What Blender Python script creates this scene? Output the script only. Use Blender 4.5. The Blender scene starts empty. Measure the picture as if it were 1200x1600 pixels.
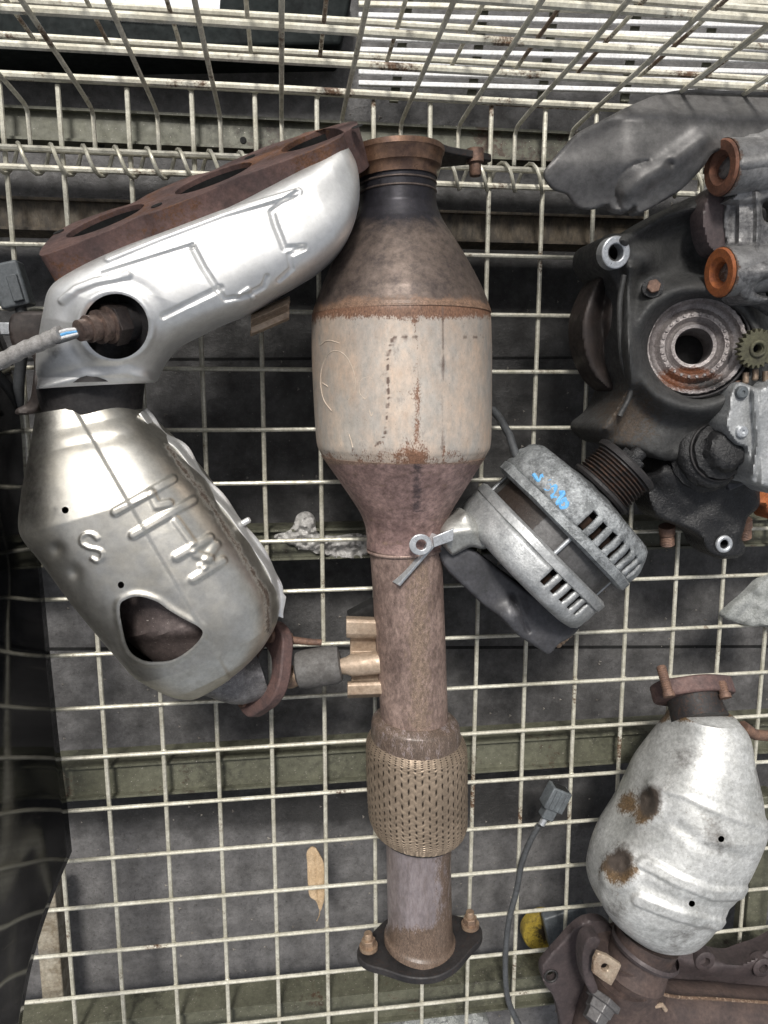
import bpy, bmesh, math, random
import numpy as np
from mathutils import Vector, Matrix, noise as mnoise

random.seed(4); rng = np.random.default_rng(4)
S = bpy.context.scene
COL = S.collection

# ------------------------------------------------------------------ camera
FPX = 1146.75
CAMP = np.array([0.221248, -0.166102, 0.657263])
def _rot(a, b, c):
    ca, sa, cb, sb, cc, sc = math.cos(a), math.sin(a), math.cos(b), math.sin(b), math.cos(c), math.sin(c)
    return (np.array([[1,0,0],[0,ca,-sa],[0,sa,ca]]) @ np.array([[cb,0,sb],[0,1,0],[-sb,0,cb]])
            @ np.array([[cc,-sc,0],[sc,cc,0],[0,0,1]]))
RC = _rot(0.1651008, 0.1308349, -0.00025992)
cam = bpy.data.cameras.new('camera'); camo = bpy.data.objects.new('camera', cam); COL.objects.link(camo)
M4 = Matrix([list(RC.T[i]) + [CAMP[i]] for i in range(3)] + [[0, 0, 0, 1]])
camo.matrix_world = M4
cam.sensor_fit = 'HORIZONTAL'; cam.sensor_width = 36.0; cam.lens = FPX / 1200 * 36
cam.clip_start = 0.02; cam.clip_end = 60
S.camera = camo

# ------------------------------------------------------------------ light
wd = bpy.data.worlds.new('World'); S.world = wd; wd.use_nodes = True
wn = wd.node_tree.nodes; wl = wd.node_tree.links
bg = wn['Background']; sky = wn.new('ShaderNodeTexSky'); sky.sky_type = 'NISHITA'; sky.sun_disc = False
SUN_EL, SUN_AZ = math.radians(52), math.radians(-12)
sky.sun_elevation = SUN_EL; sky.sun_rotation = SUN_AZ
sky.air_density = 1.0; sky.dust_density = 4.0; sky.ozone_density = 1.0
hs = wn.new('ShaderNodeHueSaturation'); hs.inputs['Saturation'].default_value = 0.30
wl.new(sky.outputs[0], hs.inputs['Color']); wl.new(hs.outputs[0], bg.inputs[0]); bg.inputs[1].default_value = 0.05
sl = bpy.data.lights.new('sun', 'SUN'); sl.energy = 1.5; sl.angle = math.radians(10); sl.color = (1, .965, .91)
so = bpy.data.objects.new('sun', sl); COL.objects.link(so)
sd = Vector((math.sin(SUN_AZ) * math.cos(SUN_EL), math.cos(SUN_AZ) * math.cos(SUN_EL), math.sin(SUN_EL)))
so.rotation_euler = sd.to_track_quat('Z', 'Y').to_euler(); so.location = (0.2, 0.8, 2)
S.view_settings.view_transform = 'Standard'; S.view_settings.look = 'None'
S.view_settings.gamma = 1; S.view_settings.exposure = 1.3

# ------------------------------------------------------------------ photo <-> place
def W(px, py, z):
    """the point of the place at height z that the photograph shows at (px, py)"""
    px, py, z = np.broadcast_arrays(np.asarray(px, float), np.asarray(py, float), np.asarray(z, float))
    d = np.stack([(px - 600) / FPX, -(py - 800) / FPX, -np.ones_like(px)], -1) @ RC
    t = (z - CAMP[2]) / d[..., 2]
    return CAMP + d * t[..., None]
def V(px, py, z): return Vector(W(px, py, z).tolist())
def PX(X):
    d = (np.asarray(X, float) - CAMP) @ RC.T
    return np.stack([600 + FPX * d[..., 0] / -d[..., 2], 800 - FPX * d[..., 1] / -d[..., 2]], -1)
def mpp(z): return (CAMP[2] - z) / FPX

def mp_at(px, py, z): return float(np.linalg.norm(W(px + 1, py, z) - W(px, py, z)))
def edge(d, w, a): return a * (1 - ss(d, w * .45, w * 1.15))

# ------------------------------------------------------------------ materials
MATS = {}
def material(name, base, alt=None, rust=None, dark=None, metallic=0.0, rough=0.6, scale=60, fine=600, bump=0.15,
             var=0.5, stretch=None, amp=0.7, spec=0.5, rough_var=0.15, bdist=0.0006, coat=0.0, speck=0.0, speckcol=(.6,.55,.5), grime=.30):
    if name in MATS: return MATS[name]
    m = bpy.data.materials.new(name); m.use_nodes = True; nt = m.node_tree; n = nt.nodes; l = nt.links
    b = n['Principled BSDF']
    tc = n.new('ShaderNodeTexCoord'); mp = n.new('ShaderNodeMapping'); l.new(tc.outputs['Object'], mp.inputs[0])
    if stretch: mp.inputs['Scale'].default_value = stretch
    def noise(s, det=6, r=.6):
        q = n.new('ShaderNodeTexNoise'); q.inputs['Scale'].default_value = s; q.inputs['Detail'].default_value = det
        q.inputs['Roughness'].default_value = r; l.new(mp.outputs[0], q.inputs['Vector']); return q.outputs['Fac']
    def mr(src, a, c, lo=0., hi=1.):
        q = n.new('ShaderNodeMapRange'); q.inputs[1].default_value = a; q.inputs[2].default_value = c
        q.inputs[3].default_value = lo; q.inputs[4].default_value = hi; l.new(src, q.inputs[0]); return q.outputs[0]
    def mix(f, a, c):
        q = n.new('ShaderNodeMix'); q.data_type = 'RGBA'
        l.new(f, q.inputs[0])
        for s_, v in ((6, a), (7, c)):
            if isinstance(v, tuple): q.inputs[s_].default_value = (*v[:3], 1)
            else: l.new(v, q.inputs[s_])
        return q.outputs[2]
    def math_(op, a, c):
        q = n.new('ShaderNodeMath'); q.operation = op
        for i, v in enumerate((a, c)):
            if isinstance(v, (int, float)): q.inputs[i].default_value = v
            else: l.new(v, q.inputs[i])
        return q.outputs[0]
    n1 = noise(scale); n2 = noise(fine, 4); n3 = noise(scale * 4.3, 8, .7)
    if alt is None: alt = tuple(c * (1 - var) for c in base)
    f = mr(math_('ADD', math_('MULTIPLY', n1, .6), math_('MULTIPLY', n3, .4)), .41, .59)
    c = mix(f, base, alt)
    rsrc = n3
    met = None
    if rust:
        at = n.new('ShaderNodeAttribute'); at.attribute_name = 'rust'
        q = math_('ADD', at.outputs['Fac'], math_('MULTIPLY', math_('SUBTRACT', math_('ADD', math_('MULTIPLY', n3, .6), math_('MULTIPLY', n2, .4)), .5), amp * 2))
        rf = mr(q, .42, .58)
        rc = mix(mr(n2, .35, .65), rust, tuple(k * .45 for k in rust))
        c = mix(rf, c, rc)
        if metallic > 0: met = mr(rf, 0, 1, metallic, 0.0)
    if dark:
        at = n.new('ShaderNodeAttribute'); at.attribute_name = 'soot_shade'
        q = math_('ADD', at.outputs['Fac'], math_('MULTIPLY', math_('SUBTRACT', n3, .5), amp * 1.4))
        c = mix(mr(q, .3, .7), c, dark)
    if speck > 0:
        c = mix(mr(noise(fine * 1.3, 3, .8), .68 - speck * .12, .74 - speck * .1, 0, .75), c, speckcol)
    if grime > 0:
        gv = mr(noise(max(scale * 7, 180), 12, .78), .36, .64, 1 - grime, 1 + grime * .55)
        vm = n.new('ShaderNodeVectorMath'); vm.operation = 'SCALE'; l.new(c, vm.inputs[0]); l.new(gv, vm.inputs['Scale']); c = vm.outputs[0]
    l.new(c, b.inputs['Base Color'])
    b.inputs['Metallic'].default_value = metallic
    if met is not None: l.new(met, b.inputs['Metallic'])
    l.new(mr(rsrc, .3, .7, max(.03, rough - rough_var), min(1, rough + rough_var)), b.inputs['Roughness'])
    b.inputs['Specular IOR Level'].default_value = spec
    b.inputs['Coat Weight'].default_value = coat
    if bump > 0:
        bp = n.new('ShaderNodeBump'); bp.inputs['Strength'].default_value = bump; bp.inputs['Distance'].default_value = bdist
        l.new(math_('ADD', math_('MULTIPLY', n3, .6), math_('MULTIPLY', n2, .5)), bp.inputs['Height']); l.new(bp.outputs[0], b.inputs['Normal'])
    MATS[name] = m
    return m

wire_m = material('cream zinc wire', (.64, .62, .53), (.43, .41, .33), rust=(.16, .09, .05), scale=45, fine=500, rough=.42, metallic=.25, bump=.25, amp=.62)
wallwire_m = material('pale painted wire', (.70, .675, .575), (.50, .475, .385), rust=(.17, .10, .06), scale=40, fine=500, rough=.45, metallic=.15, bump=.2, amp=.62)
beam_m = material('olive painted steel', (.115, .115, .082), (.075, .075, .052), rust=(.11, .06, .035), dark=(.02, .02, .015), scale=22, fine=350, rough=.55, amp=.9, bump=.3, speck=.3)
brownbeam_m = material('dirty brown steel', (.11, .085, .055), (.035, .028, .02), rust=(.16, .12, .08), scale=35, fine=300, rough=.6, bump=.5, bdist=.001, stretch=(2.5, 1, 1))
conc_m = None
sheet_black = material('glossy black plastic', (.006, .0065, .007), (.011, .011, .012), scale=9, fine=260, rough=.07, rough_var=.03, bump=.02, spec=.22)
silver_m = material('aluminised shield steel', grime=.10, base=(.86, .86, .85), alt=(.78, .78, .765), rust=(.22, .12, .06), dark=(.05, .045, .045), metallic=.80, rough=.47, rough_var=.06, scale=26, fine=620, bump=.10, amp=.5)
silver2_m = material('warm shield steel', grime=.16, base=(.70, .68, .625), alt=(.54, .515, .455), rust=(.13, .10, .08), dark=(.045, .042, .045), metallic=.95, rough=.38, rough_var=.08, scale=22, fine=620, bump=.08, amp=.45)
silver3_m = material('dull dented shield steel', grime=.34, base=(.66, .665, .65), alt=(.47, .475, .46), rust=(.20, .13, .07), dark=(.075, .06, .05), metallic=.5, rough=.5, rough_var=.1, scale=34, fine=520, bump=.2, amp=.55, speck=.55, speckcol=(.22, .17, .12))
rustflange_m = material('red brown scale rust', (.135, .078, .068), (.075, .048, .046), rust=(.20, .09, .045), dark=(.03, .025, .025), scale=48, fine=620, rough=.72, bump=.5, bdist=.0008, amp=.7)
darkiron_m = material('sooty iron', (.035, .032, .032), (.017, .016, .017), rust=(.10, .05, .03), scale=60, fine=600, rough=.6, metallic=.2, bump=.4)
inner_m = material('black hollow', (.006, .006, .006), scale=40, rough=.9, bump=0)
tan_m = material('tan heat stained steel', (.64, .50, .39), (.48, .44, .395), rust=(.30, .16, .10), dark=(.15, .105, .085), scale=20, fine=800, rough=.46, rough_var=.1, metallic=.35, bump=.25, amp=1.0, stretch=(1.25, .7, 1.25), grime=.2, speck=.45, speckcol=(.17, .10, .07))
cone_m = material('mauve rusted steel', (.40, .27, .245), (.20, .13, .12), rust=(.36, .24, .18), dark=(.05, .042, .05), grime=.5, scale=36, fine=900, rough=.55, metallic=.35, bump=.3, amp=.8, speck=.7, speckcol=(.36, .27, .21))
upcone_m = material('brown burnt steel', grime=.42, base=(.20, .155, .13), alt=(.115, .09, .08), rust=(.34, .21, .14), dark=(.035, .033, .04), scale=26, fine=900, rough=.45, rough_var=.1, metallic=.5, bump=.16, amp=.7, speck=.25, speckcol=(.25, .19, .15))
pipe_m = material('brown pipe steel', (.38, .275, .235), (.18, .125, .108), grime=.5, rust=(.28, .2, .15), dark=(.06, .045, .045), scale=40, fine=1100, rough=.55, metallic=.35, bump=.3, amp=.8, speck=.8, speckcol=(.40, .31, .24), stretch=(1.5, .7, 1))
pipe2_m = material('mauve grey pipe steel', (.40, .345, .35), (.28, .235, .23), rust=(.17, .12, .09), dark=(.04, .035, .035), scale=30, fine=900, rough=.42, metallic=.6, bump=.2, amp=.7, speck=.6, speckcol=(.42, .34, .27), stretch=(1.8, .5, 1))
copper_m = material('copper tinted rim', (.34, .20, .125), (.15, .095, .075), scale=30, fine=500, rough=.38, metallic=.7, bump=.15)
braid_m = material('tan braided steel', (.32, .25, .185), (.22, .17, .125), dark=(.022, .015, .01), scale=26, fine=900, rough=.5, metallic=.45, bump=.12, amp=.15)
bracket_m = material('tan bracket steel', (.44, .345, .26), (.30, .22, .155), rust=(.16, .10, .065), scale=40, fine=500, rough=.5, metallic=.3, bump=.2)
rubber_m = material('dusty grey rubber', (.13, .125, .12), (.08, .075, .07), scale=50, fine=600, rough=.75, bump=.25)
alu_m = material('weathered cast aluminium', (.52, .53, .53), (.34, .35, .355), rust=(.16, .145, .13), dark=(.06, .06, .06), scale=70, fine=700, rough=.5, metallic=.6, bump=.55, bdist=.0008, amp=.6)
alud_m = material('corroded cast aluminium', (.40, .42, .43), (.17, .18, .185), rust=(.12, .11, .1), dark=(.04, .04, .04), scale=90, fine=520, rough=.6, metallic=.45, bump=1.0, bdist=.0014, amp=.7, speck=.6, speckcol=(.6, .62, .62))
stator_m = material('dark laminated stator', (.12, .118, .118), (.08, .078, .078), rust=(.035, .025, .02), scale=60, fine=900, rough=.5, metallic=.4, bump=.2, speck=.5, speckcol=(.2,.19,.18))
blackpl_m = material('dark grey plastic', (.06, .06, .067), (.035, .035, .038), dark=(.15, .15, .16), scale=45, fine=600, rough=.5, bump=.2)
blackiron_m = material('greasy black iron', (.017, .017, .018), (.007, .007, .008), rust=(.06, .05, .04), dark=(.07, .07, .075), scale=90, fine=500, rough=.42, rough_var=.18, bump=1.0, bdist=.0015, amp=.5, speck=.5, speckcol=(.16, .16, .16))
knuckle_m = material('dark cast iron', (.07, .07, .068), (.04, .04, .04), rust=(.095, .07, .05), dark=(.012, .012, .012), scale=55, fine=700, rough=.62, metallic=.15, bump=.6, bdist=.0009, amp=.7, speck=.3, speckcol=(.15, .145, .13))
dshield_m = material('dusty dark shield sheet', (.17, .165, .162), (.12, .117, .115), rust=(.13, .10, .085), dark=(.03, .03, .03), scale=20, fine=500, rough=.42, metallic=.4, bump=.2, amp=.4, speck=.15, speckcol=(.3, .3, .3))
brownsheet_m = material('brown sooted sheet', (.055, .042, .037), (.03, .025, .024), scale=26, fine=500, rough=.55, metallic=.3, bump=.2)
greycast_m = material('grey cast caliper iron', (.33, .325, .32), (.19, .187, .187), rust=(.15, .085, .055), dark=(.035, .035, .04), scale=48, fine=600, rough=.45, metallic=.4, bump=.6, bdist=.001, amp=.6)
orange_m = material('bright orange rust', (.42, .13, .035), (.24, .075, .03), scale=80, fine=700, rough=.75, bump=.5)
redrust_m = material('dull red rust', (.20, .085, .05), (.12, .055, .035), scale=70, fine=600, rough=.75, bump=.4)
brace_m = material('bearing race steel', (.36, .33, .32), (.21, .185, .18), rust=(.20, .075, .035), dark=(.02, .018, .018), scale=90, fine=700, rough=.45, metallic=.5, bump=.7, bdist=.001, amp=.55, speck=.6, speckcol=(.5, .46, .42))
zinc_m = material('bright zinc', (.66, .68, .70), (.48, .50, .52), scale=60, fine=500, rough=.38, metallic=.7, bump=.15)
bolt_m = material('rusty bolt', (.22, .13, .09), (.12, .075, .06), scale=120, fine=900, rough=.65, metallic=.3, bump=.5)
boltz_m = material('tan plated bolt', (.40, .29, .20), (.22, .15, .11), scale=120, fine=900, rough=.5, metallic=.5, bump=.4)
cable_m = material('dark grey cable', (.075, .08, .085), (.05, .052, .055), scale=60, fine=500, rough=.5, bump=.1)
sleeve_m = material('light grey sleeve', (.36, .35, .34), (.22, .21, .2), scale=80, fine=900, rough=.7, bump=.5)
plug_m = material('grey connector plastic', (.12, .135, .145), (.08, .088, .095), scale=60, fine=500, rough=.5, bump=.1)
blue_m = material('sky blue paint marker', (.09, .33, .66), (.16, .42, .70), scale=150, fine=900, rough=.6, bump=.1)
white_m = material('white plastic', (.72, .72, .72), scale=60, rough=.5, bump=.05, var=.15)
chalk_m = material('pale scratch', (.62, .52, .42), scale=80, rough=.7, bump=0, var=.2)
leaf_m = material('dry tan leaf', (.50, .37, .235), (.38, .27, .16), scale=90, fine=500, rough=.75, bump=.4)
vein_m = material('leaf vein', (.42, .30, .18), scale=90, rough=.75, bump=0)
yellow_m = material('yellow plastic lid', (.34, .25, .04), (.22, .16, .035), dark=(.02, .015, .01), scale=55, fine=500, rough=.4, bump=.1, amp=1.0)
foil_m = material('crumpled pale film', (.50, .49, .47), (.33, .32, .31), scale=90, fine=500, rough=.35, bump=.5)
stone_m = material('pale flaky scrap', (.34, .35, .34), (.22, .23, .22), scale=90, fine=600, rough=.8, bump=1.0, bdist=.0015)
box_m = material('dark box plastic', (.014, .018, .018), (.009, .011, .011), scale=30, rough=.75, bump=.05, spec=.12)
label_m = material('white sticker', (.75, .77, .82), scale=20, rough=.6, bump=0, var=.1)
ink_m = material('black print', (.02, .02, .02), scale=20, rough=.6, bump=0)
olive_m = material('mossy brown gear', (.13, .125, .075), (.07, .066, .045), scale=90, fine=500, rough=.7, metallic=.2, bump=.6)

# ------------------------------------------------------------------ builders
def thing(name, label, cat, loc, group=None):
    o = bpy.data.objects.new(name, None); COL.objects.link(o); o.empty_display_size = .02
    o.location = loc; o['label'] = label; o['category'] = cat
    if group: o['group'] = group
    o['_w'] = list(loc); return o
def worldloc(o):
    v = Vector((0, 0, 0))
    while o is not None: v += Vector(o.location); o = o.parent
    return v
def link(name, verts, faces, mat, parent=None, attrs=None, smooth=True, bevel=0, seg=2, solid=0, angle=40):
    off = np.array(worldloc(parent)) if parent is not None else np.zeros(3)
    me = bpy.data.meshes.new(name)
    vv = np.asarray(verts, float) - off
    me.from_pydata(vv.tolist(), [], [list(map(int, f)) for f in faces]); me.validate(); me.update()
    if attrs:
        for k, a in attrs.items():
            if len(a) == len(me.vertices):
                at = me.attributes.new(k, 'FLOAT', 'POINT'); at.data.foreach_set('value', np.asarray(a, np.float32))
    me.materials.append(mat)
    if smooth:
        me.polygons.foreach_set('use_smooth', [True] * len(me.polygons))
        try: me.set_sharp_from_angle(angle=math.radians(angle))
        except Exception: pass
    o = bpy.data.objects.new(name, me); COL.objects.link(o)
    if parent is not None: o.parent = parent
    if solid:
        s = o.modifiers.new('solid', 'SOLIDIFY'); s.thickness = solid; s.offset = -1
    if bevel:
        b = o.modifiers.new('bevel', 'BEVEL'); b.width = bevel; b.segments = seg; b.limit_method = 'ANGLE'; b.angle_limit = math.radians(35)
    return o
def struct(name, verts, faces, mat, **k):
    o = link(name, verts, faces, mat, **k); o['kind'] = 'structure'; return o
def tag(o, label, cat, group=None):
    o['label'] = label; o['category'] = cat
    if group: o['group'] = group
    return o
def base_at(o, loc):
    """moves the origin of a one-mesh thing to its base"""
    loc = Vector(loc); o.data.transform(Matrix.Translation(-loc)); o.location = loc; return o

def crom(P, n):
    """smooth resample of a control polyline"""
    P = np.asarray(P, float); k = len(P)
    Q = np.vstack([2 * P[0] - P[1], P, 2 * P[-1] - P[-2]])
    t = np.linspace(0, k - 1, n); i = np.minimum(t.astype(int), k - 2); u = (t - i)[:, None]
    a, b, c, d = Q[i], Q[i + 1], Q[i + 2], Q[i + 3]
    return .5 * ((2 * b) + (-a + c) * u + (2 * a - 5 * b + 4 * c - d) * u ** 2 + (-a + 3 * b - 3 * c + d) * u ** 3)
def closed(P, n):
    P = np.asarray(P, float); k = len(P)
    t = np.linspace(0, k, n, endpoint=False); i = t.astype(int); u = (t - i)[:, None]
    g = lambda j: P[(i + j) % k]
    a, b, c, d = g(-1), g(0), g(1), g(2)
    return .5 * ((2 * b) + (-a + c) * u + (2 * a - 5 * b + 4 * c - d) * u ** 2 + (-a + 3 * b - 3 * c + d) * u ** 3)
def pdist(x, y, poly):
    """distance to an open polyline"""
    poly = np.asarray(poly, float); d = np.full(np.shape(x), 1e9)
    for (x0, y0), (x1, y1) in zip(poly[:-1], poly[1:]):
        dx, dy = x1 - x0, y1 - y0; L = dx * dx + dy * dy + 1e-9
        t = np.clip(((x - x0) * dx + (y - y0) * dy) / L, 0, 1)
        d = np.minimum(d, np.hypot(x - x0 - t * dx, y - y0 - t * dy))
    return d
def nearest(x, y, poly):
    poly = np.asarray(poly, float); q = np.vstack([poly, poly[:1]]); best = (1e9, x, y)
    for (x0, y0), (x1, y1) in zip(q[:-1], q[1:]):
        dx, dy = x1 - x0, y1 - y0; L = dx * dx + dy * dy + 1e-9
        t = min(1, max(0, ((x - x0) * dx + (y - y0) * dy) / L)); a, b = x0 + t * dx, y0 + t * dy
        d = math.hypot(x - a, y - b)
        if d < best[0]: best = (d, a, b)
    return best
def inside(x, y, poly):
    poly = np.asarray(poly, float); r = np.zeros(np.shape(x), bool); n = len(poly)
    for i in range(n):
        x0, y0 = poly[i]; x1, y1 = poly[(i + 1) % n]
        if y0 == y1: continue
        c = ((y0 > y) != (y1 > y)) & (x < (x1 - x0) * (y - y0) / (y1 - y0) + x0); r ^= c
    return r
def ss(x, a, b):
    t = np.clip((x - a) / (b - a), 0, 1); return t * t * (3 - 2 * t)
def lump(X, s, a, seed=0):
    return np.array([mnoise.noise(Vector((p[0] * s + seed, p[1] * s, p[2] * s))) for p in X]) * a
def ell(cx, cy, rx, ry, n=28, rot=0):
    t = np.linspace(0, 2 * math.pi, n, endpoint=False); c, s = math.cos(rot), math.sin(rot)
    x, y = rx * np.cos(t), ry * np.sin(t); return np.stack([cx + x * c - y * s, cy + x * s + y * c], 1)

def frame(t):
    t = Vector(t).normalized(); up = Vector((0, 0, 1)) if abs(t.z) < .95 else Vector((1, 0, 0))
    s = t.cross(up).normalized(); return t, s, s.cross(t).normalized()
def tube(name, pts, r, mat, parent=None, seg=10, caps=True, attrs=None, smooth=True, flat=1.0, **k):
    """a round bar through world points; r one radius or one for each point"""
    P = [Vector(p) for p in pts]; n = len(P); r = [r] * n if isinstance(r, (int, float)) else list(r)
    V_ = []; F = []; s_prev = None
    for i in range(n):
        t = (P[min(i + 1, n - 1)] - P[max(i - 1, 0)])
        t = t.normalized()
        if s_prev is None: _, s, u = frame(t)
        else:
            s = (s_prev - t * s_prev.dot(t)).normalized(); u = s.cross(t)
        s_prev = s
        for j in range(seg):
            a = 2 * math.pi * j / seg; V_.append(P[i] + (s * math.cos(a) + u * math.sin(a) * flat) * r[i])
    for i in range(n - 1):
        for j in range(seg):
            a, b = i * seg + j, i * seg + (j + 1) % seg; F.append((a, b, b + seg, a + seg))
    if caps: F.append(tuple(range(seg))[::-1]); F.append(tuple(range((n - 1) * seg, n * seg)))
    return link(name, [list(v) for v in V_], F, mat, parent, attrs=attrs, smooth=smooth, **k)
def lathe(name, p0, p1, prof, mat, parent=None, seg=48, attr=None, disp=None, dens=0, holes=None, **k):
    """turned part: axis p0->p1 in world; prof = [(t, radius)] with t in metres along the axis"""
    p0, p1 = Vector(p0), Vector(p1); t, s, u = frame(p1 - p0)
    if dens:
        q = [prof[0]]
        for a, b in zip(prof[:-1], prof[1:]):
            m = max(1, int(math.hypot(b[0] - a[0], b[1] - a[1]) / dens))
            q += [(a[0] + (b[0] - a[0]) * i / m, a[1] + (b[1] - a[1]) * i / m) for i in range(1, m + 1)]
        prof = q
    A = np.array(prof); n = len(A); ang = np.arange(seg) * 2 * math.pi / seg
    T, Sv, U = np.array(t), np.array(s), np.array(u)
    dirs = np.cos(ang)[:, None] * Sv + np.sin(ang)[:, None] * U
    R = np.repeat(A[:, 1][:, None], seg, 1)
    if disp is not None: R = R + disp(A[:, 0][:, None] + 0 * R, ang[None, :] + 0 * R, R)
    X = np.array(p0) + A[:, 0][:, None, None] * T + R[..., None] * dirs[None]
    X = X.reshape(-1, 3); F = []
    for i in range(n - 1):
        for j in range(seg):
            if holes and holes(i, j, (A[i, 0] + A[i + 1, 0]) / 2, (ang[j] + math.pi / seg)): continue
            a, b = i * seg + j, i * seg + (j + 1) % seg; F.append((a, b, b + seg, a + seg))
    if A[0, 1] > 1e-6 and k.pop('cap0', True): F.append(tuple(range(seg))[::-1])
    if A[-1, 1] > 1e-6 and k.pop('cap1', True): F.append(tuple(range((n - 1) * seg, n * seg)))
    k.pop('cap0', None); k.pop('cap1', None)
    at = None
    if attr: at = attr(X, np.repeat(A[:, 0], seg), np.tile(ang, n))
    return link(name, X, F, mat, parent, attrs=at, **k)
def plate(name, O, u, v, outline, thick, mat, parent=None, holes=(), bevel=.0008, attr=None, **k):
    """flat plate with real holes; outline in metres in the frame (u, v); thickness away from u x v"""
    u = Vector(u).normalized(); v = Vector(v); v = (v - u * v.dot(u)).normalized(); nn = u.cross(v); O = Vector(O)
    bm = bmesh.new(); edges = []
    for loop in [outline] + list(holes):
        vs = [bm.verts.new(O + u * float(a) + v * float(b)) for a, b in loop]
        for i in range(len(vs)): edges.append(bm.edges.new((vs[i], vs[(i + 1) % len(vs)])))
    bmesh.ops.triangle_fill(bm, use_beauty=True, use_dissolve=False, edges=edges)
    bmesh.ops.recalc_face_normals(bm, faces=bm.faces)
    if bm.faces and sum((f.normal.dot(nn) * f.calc_area() for f in bm.faces)) < 0:
        bmesh.ops.reverse_faces(bm, faces=bm.faces)
    g = bmesh.ops.extrude_face_region(bm, geom=bm.faces[:])
    for x in g['geom']:
        if isinstance(x, bmesh.types.BMVert): x.co -= nn * thick
    # extrude keeps the original faces as the far side; normals are made consistent below
    bmesh.ops.recalc_face_normals(bm, faces=bm.faces)
    bmesh.ops.dissolve_limit(bm, angle_limit=.01, verts=bm.verts, edges=bm.edges)
    bm.verts.index_update()
    vv = [list(x.co) for x in bm.verts]; ff = [[x.index for x in f.verts] for f in bm.faces]; bm.free()
    at = attr(np.array(vv)) if attr else None
    return link(name, vv, ff, mat, parent, attrs=at, bevel=bevel, **k)
def loft(name, pairs, zc, hu, mat, parent=None, n=90, m=64, hd=None, e=1.0, emb=None, attr=None, holes=(), lumps=None, caps=True, **k):
    """a hollow-ware body: pairs of opposite outline points along its length, axis height zc, half height hu"""
    A = crom([p[0] for p in pairs], n); B = crom([p[1] for p in pairs], n)
    def rs(q):
        q = np.asarray(q, float)
        if q.ndim == 0: return np.full(n, float(q))
        return np.interp(np.linspace(0, 1, n), np.linspace(0, 1, len(q)), q)
    zc, hu = rs(zc), rs(hu); hd = rs(hd) if hd is not None else hu
    PA, PB = W(A[:, 0], A[:, 1], zc), W(B[:, 0], B[:, 1], zc); C = (PA + PB) / 2; w = (PB - PA) / 2
    pd_ = np.linspace(0, 2 * math.pi, 6001); cd_, sd_ = np.cos(pd_), np.sin(pd_)
    ar_ = float(hu.mean() / (np.linalg.norm(w, axis=1).mean() + 1e-9))
    xd_ = np.sign(cd_) * np.abs(cd_) ** e; yd_ = np.sign(sd_) * np.abs(sd_) ** e * ar_
    ln_ = np.concatenate([[0], np.cumsum(np.hypot(np.diff(xd_), np.diff(yd_)))])
    ph = np.interp(np.linspace(0, ln_[-1], m, endpoint=False), ln_, pd_)      # points evenly spaced round the section
    c, s = np.cos(ph), np.sin(ph); ce = np.sign(c) * np.abs(c) ** e; se = np.sign(s) * np.abs(s) ** e
    up = np.array([0, 0, 1.])
    h = np.where(se[None, :] > 0, hu[:, None], hd[:, None]) * se[None, :]
    X = C[:, None] + w[:, None] * ce[None, :, None] + up * h[..., None]
    nrm = w / np.linalg.norm(w, axis=1)[:, None]
    N = nrm[:, None] * c[None, :, None] + up * s[None, :, None]
    Xf = X.reshape(-1, 3); Nf = N.reshape(-1, 3)
    q = PX(Xf); top = Nf[:, 2]
    if emb is not None: Xf = Xf + Nf * (emb(q[:, 0], q[:, 1]) * ss(top, .02, .35))[:, None]
    if lumps: Xf = Xf + Nf * lump(Xf, lumps[0], lumps[1], lumps[2] if len(lumps) > 2 else 0)[:, None]
    q = PX(Xf)
    F = []
    quads = [(i * m + j, i * m + (j + 1) % m, (i + 1) * m + (j + 1) % m, (i + 1) * m + j) for i in range(n - 1) for j in range(m)]
    if len(holes):
        Q = np.array(quads); cc = q[Q].mean(1); tt = top[Q].mean(1); rem = np.zeros(len(Q), bool)
        for hp in holes: rem |= inside(cc[:, 0], cc[:, 1], hp) & (tt > 0)
        usedk = set(Q[~rem].ravel().tolist()); usedr = set(Q[rem].ravel().tolist())
        for vi in usedk & usedr:
            best = min((nearest(q[vi, 0], q[vi, 1], hp) for hp in holes), key=lambda t_: t_[0])
            z = Xf[vi, 2]; Xf[vi] = W(best[1], best[2], z)
        quads = Q[~rem].tolist()
    F = quads
    if caps: F = F + [list(range(m))[::-1], list(range((n - 1) * m, n * m))]
    at = attr(q[:, 0], q[:, 1], Xf) if attr else None
    return link(name, Xf, F, mat, parent, attrs=at, **k)
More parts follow.
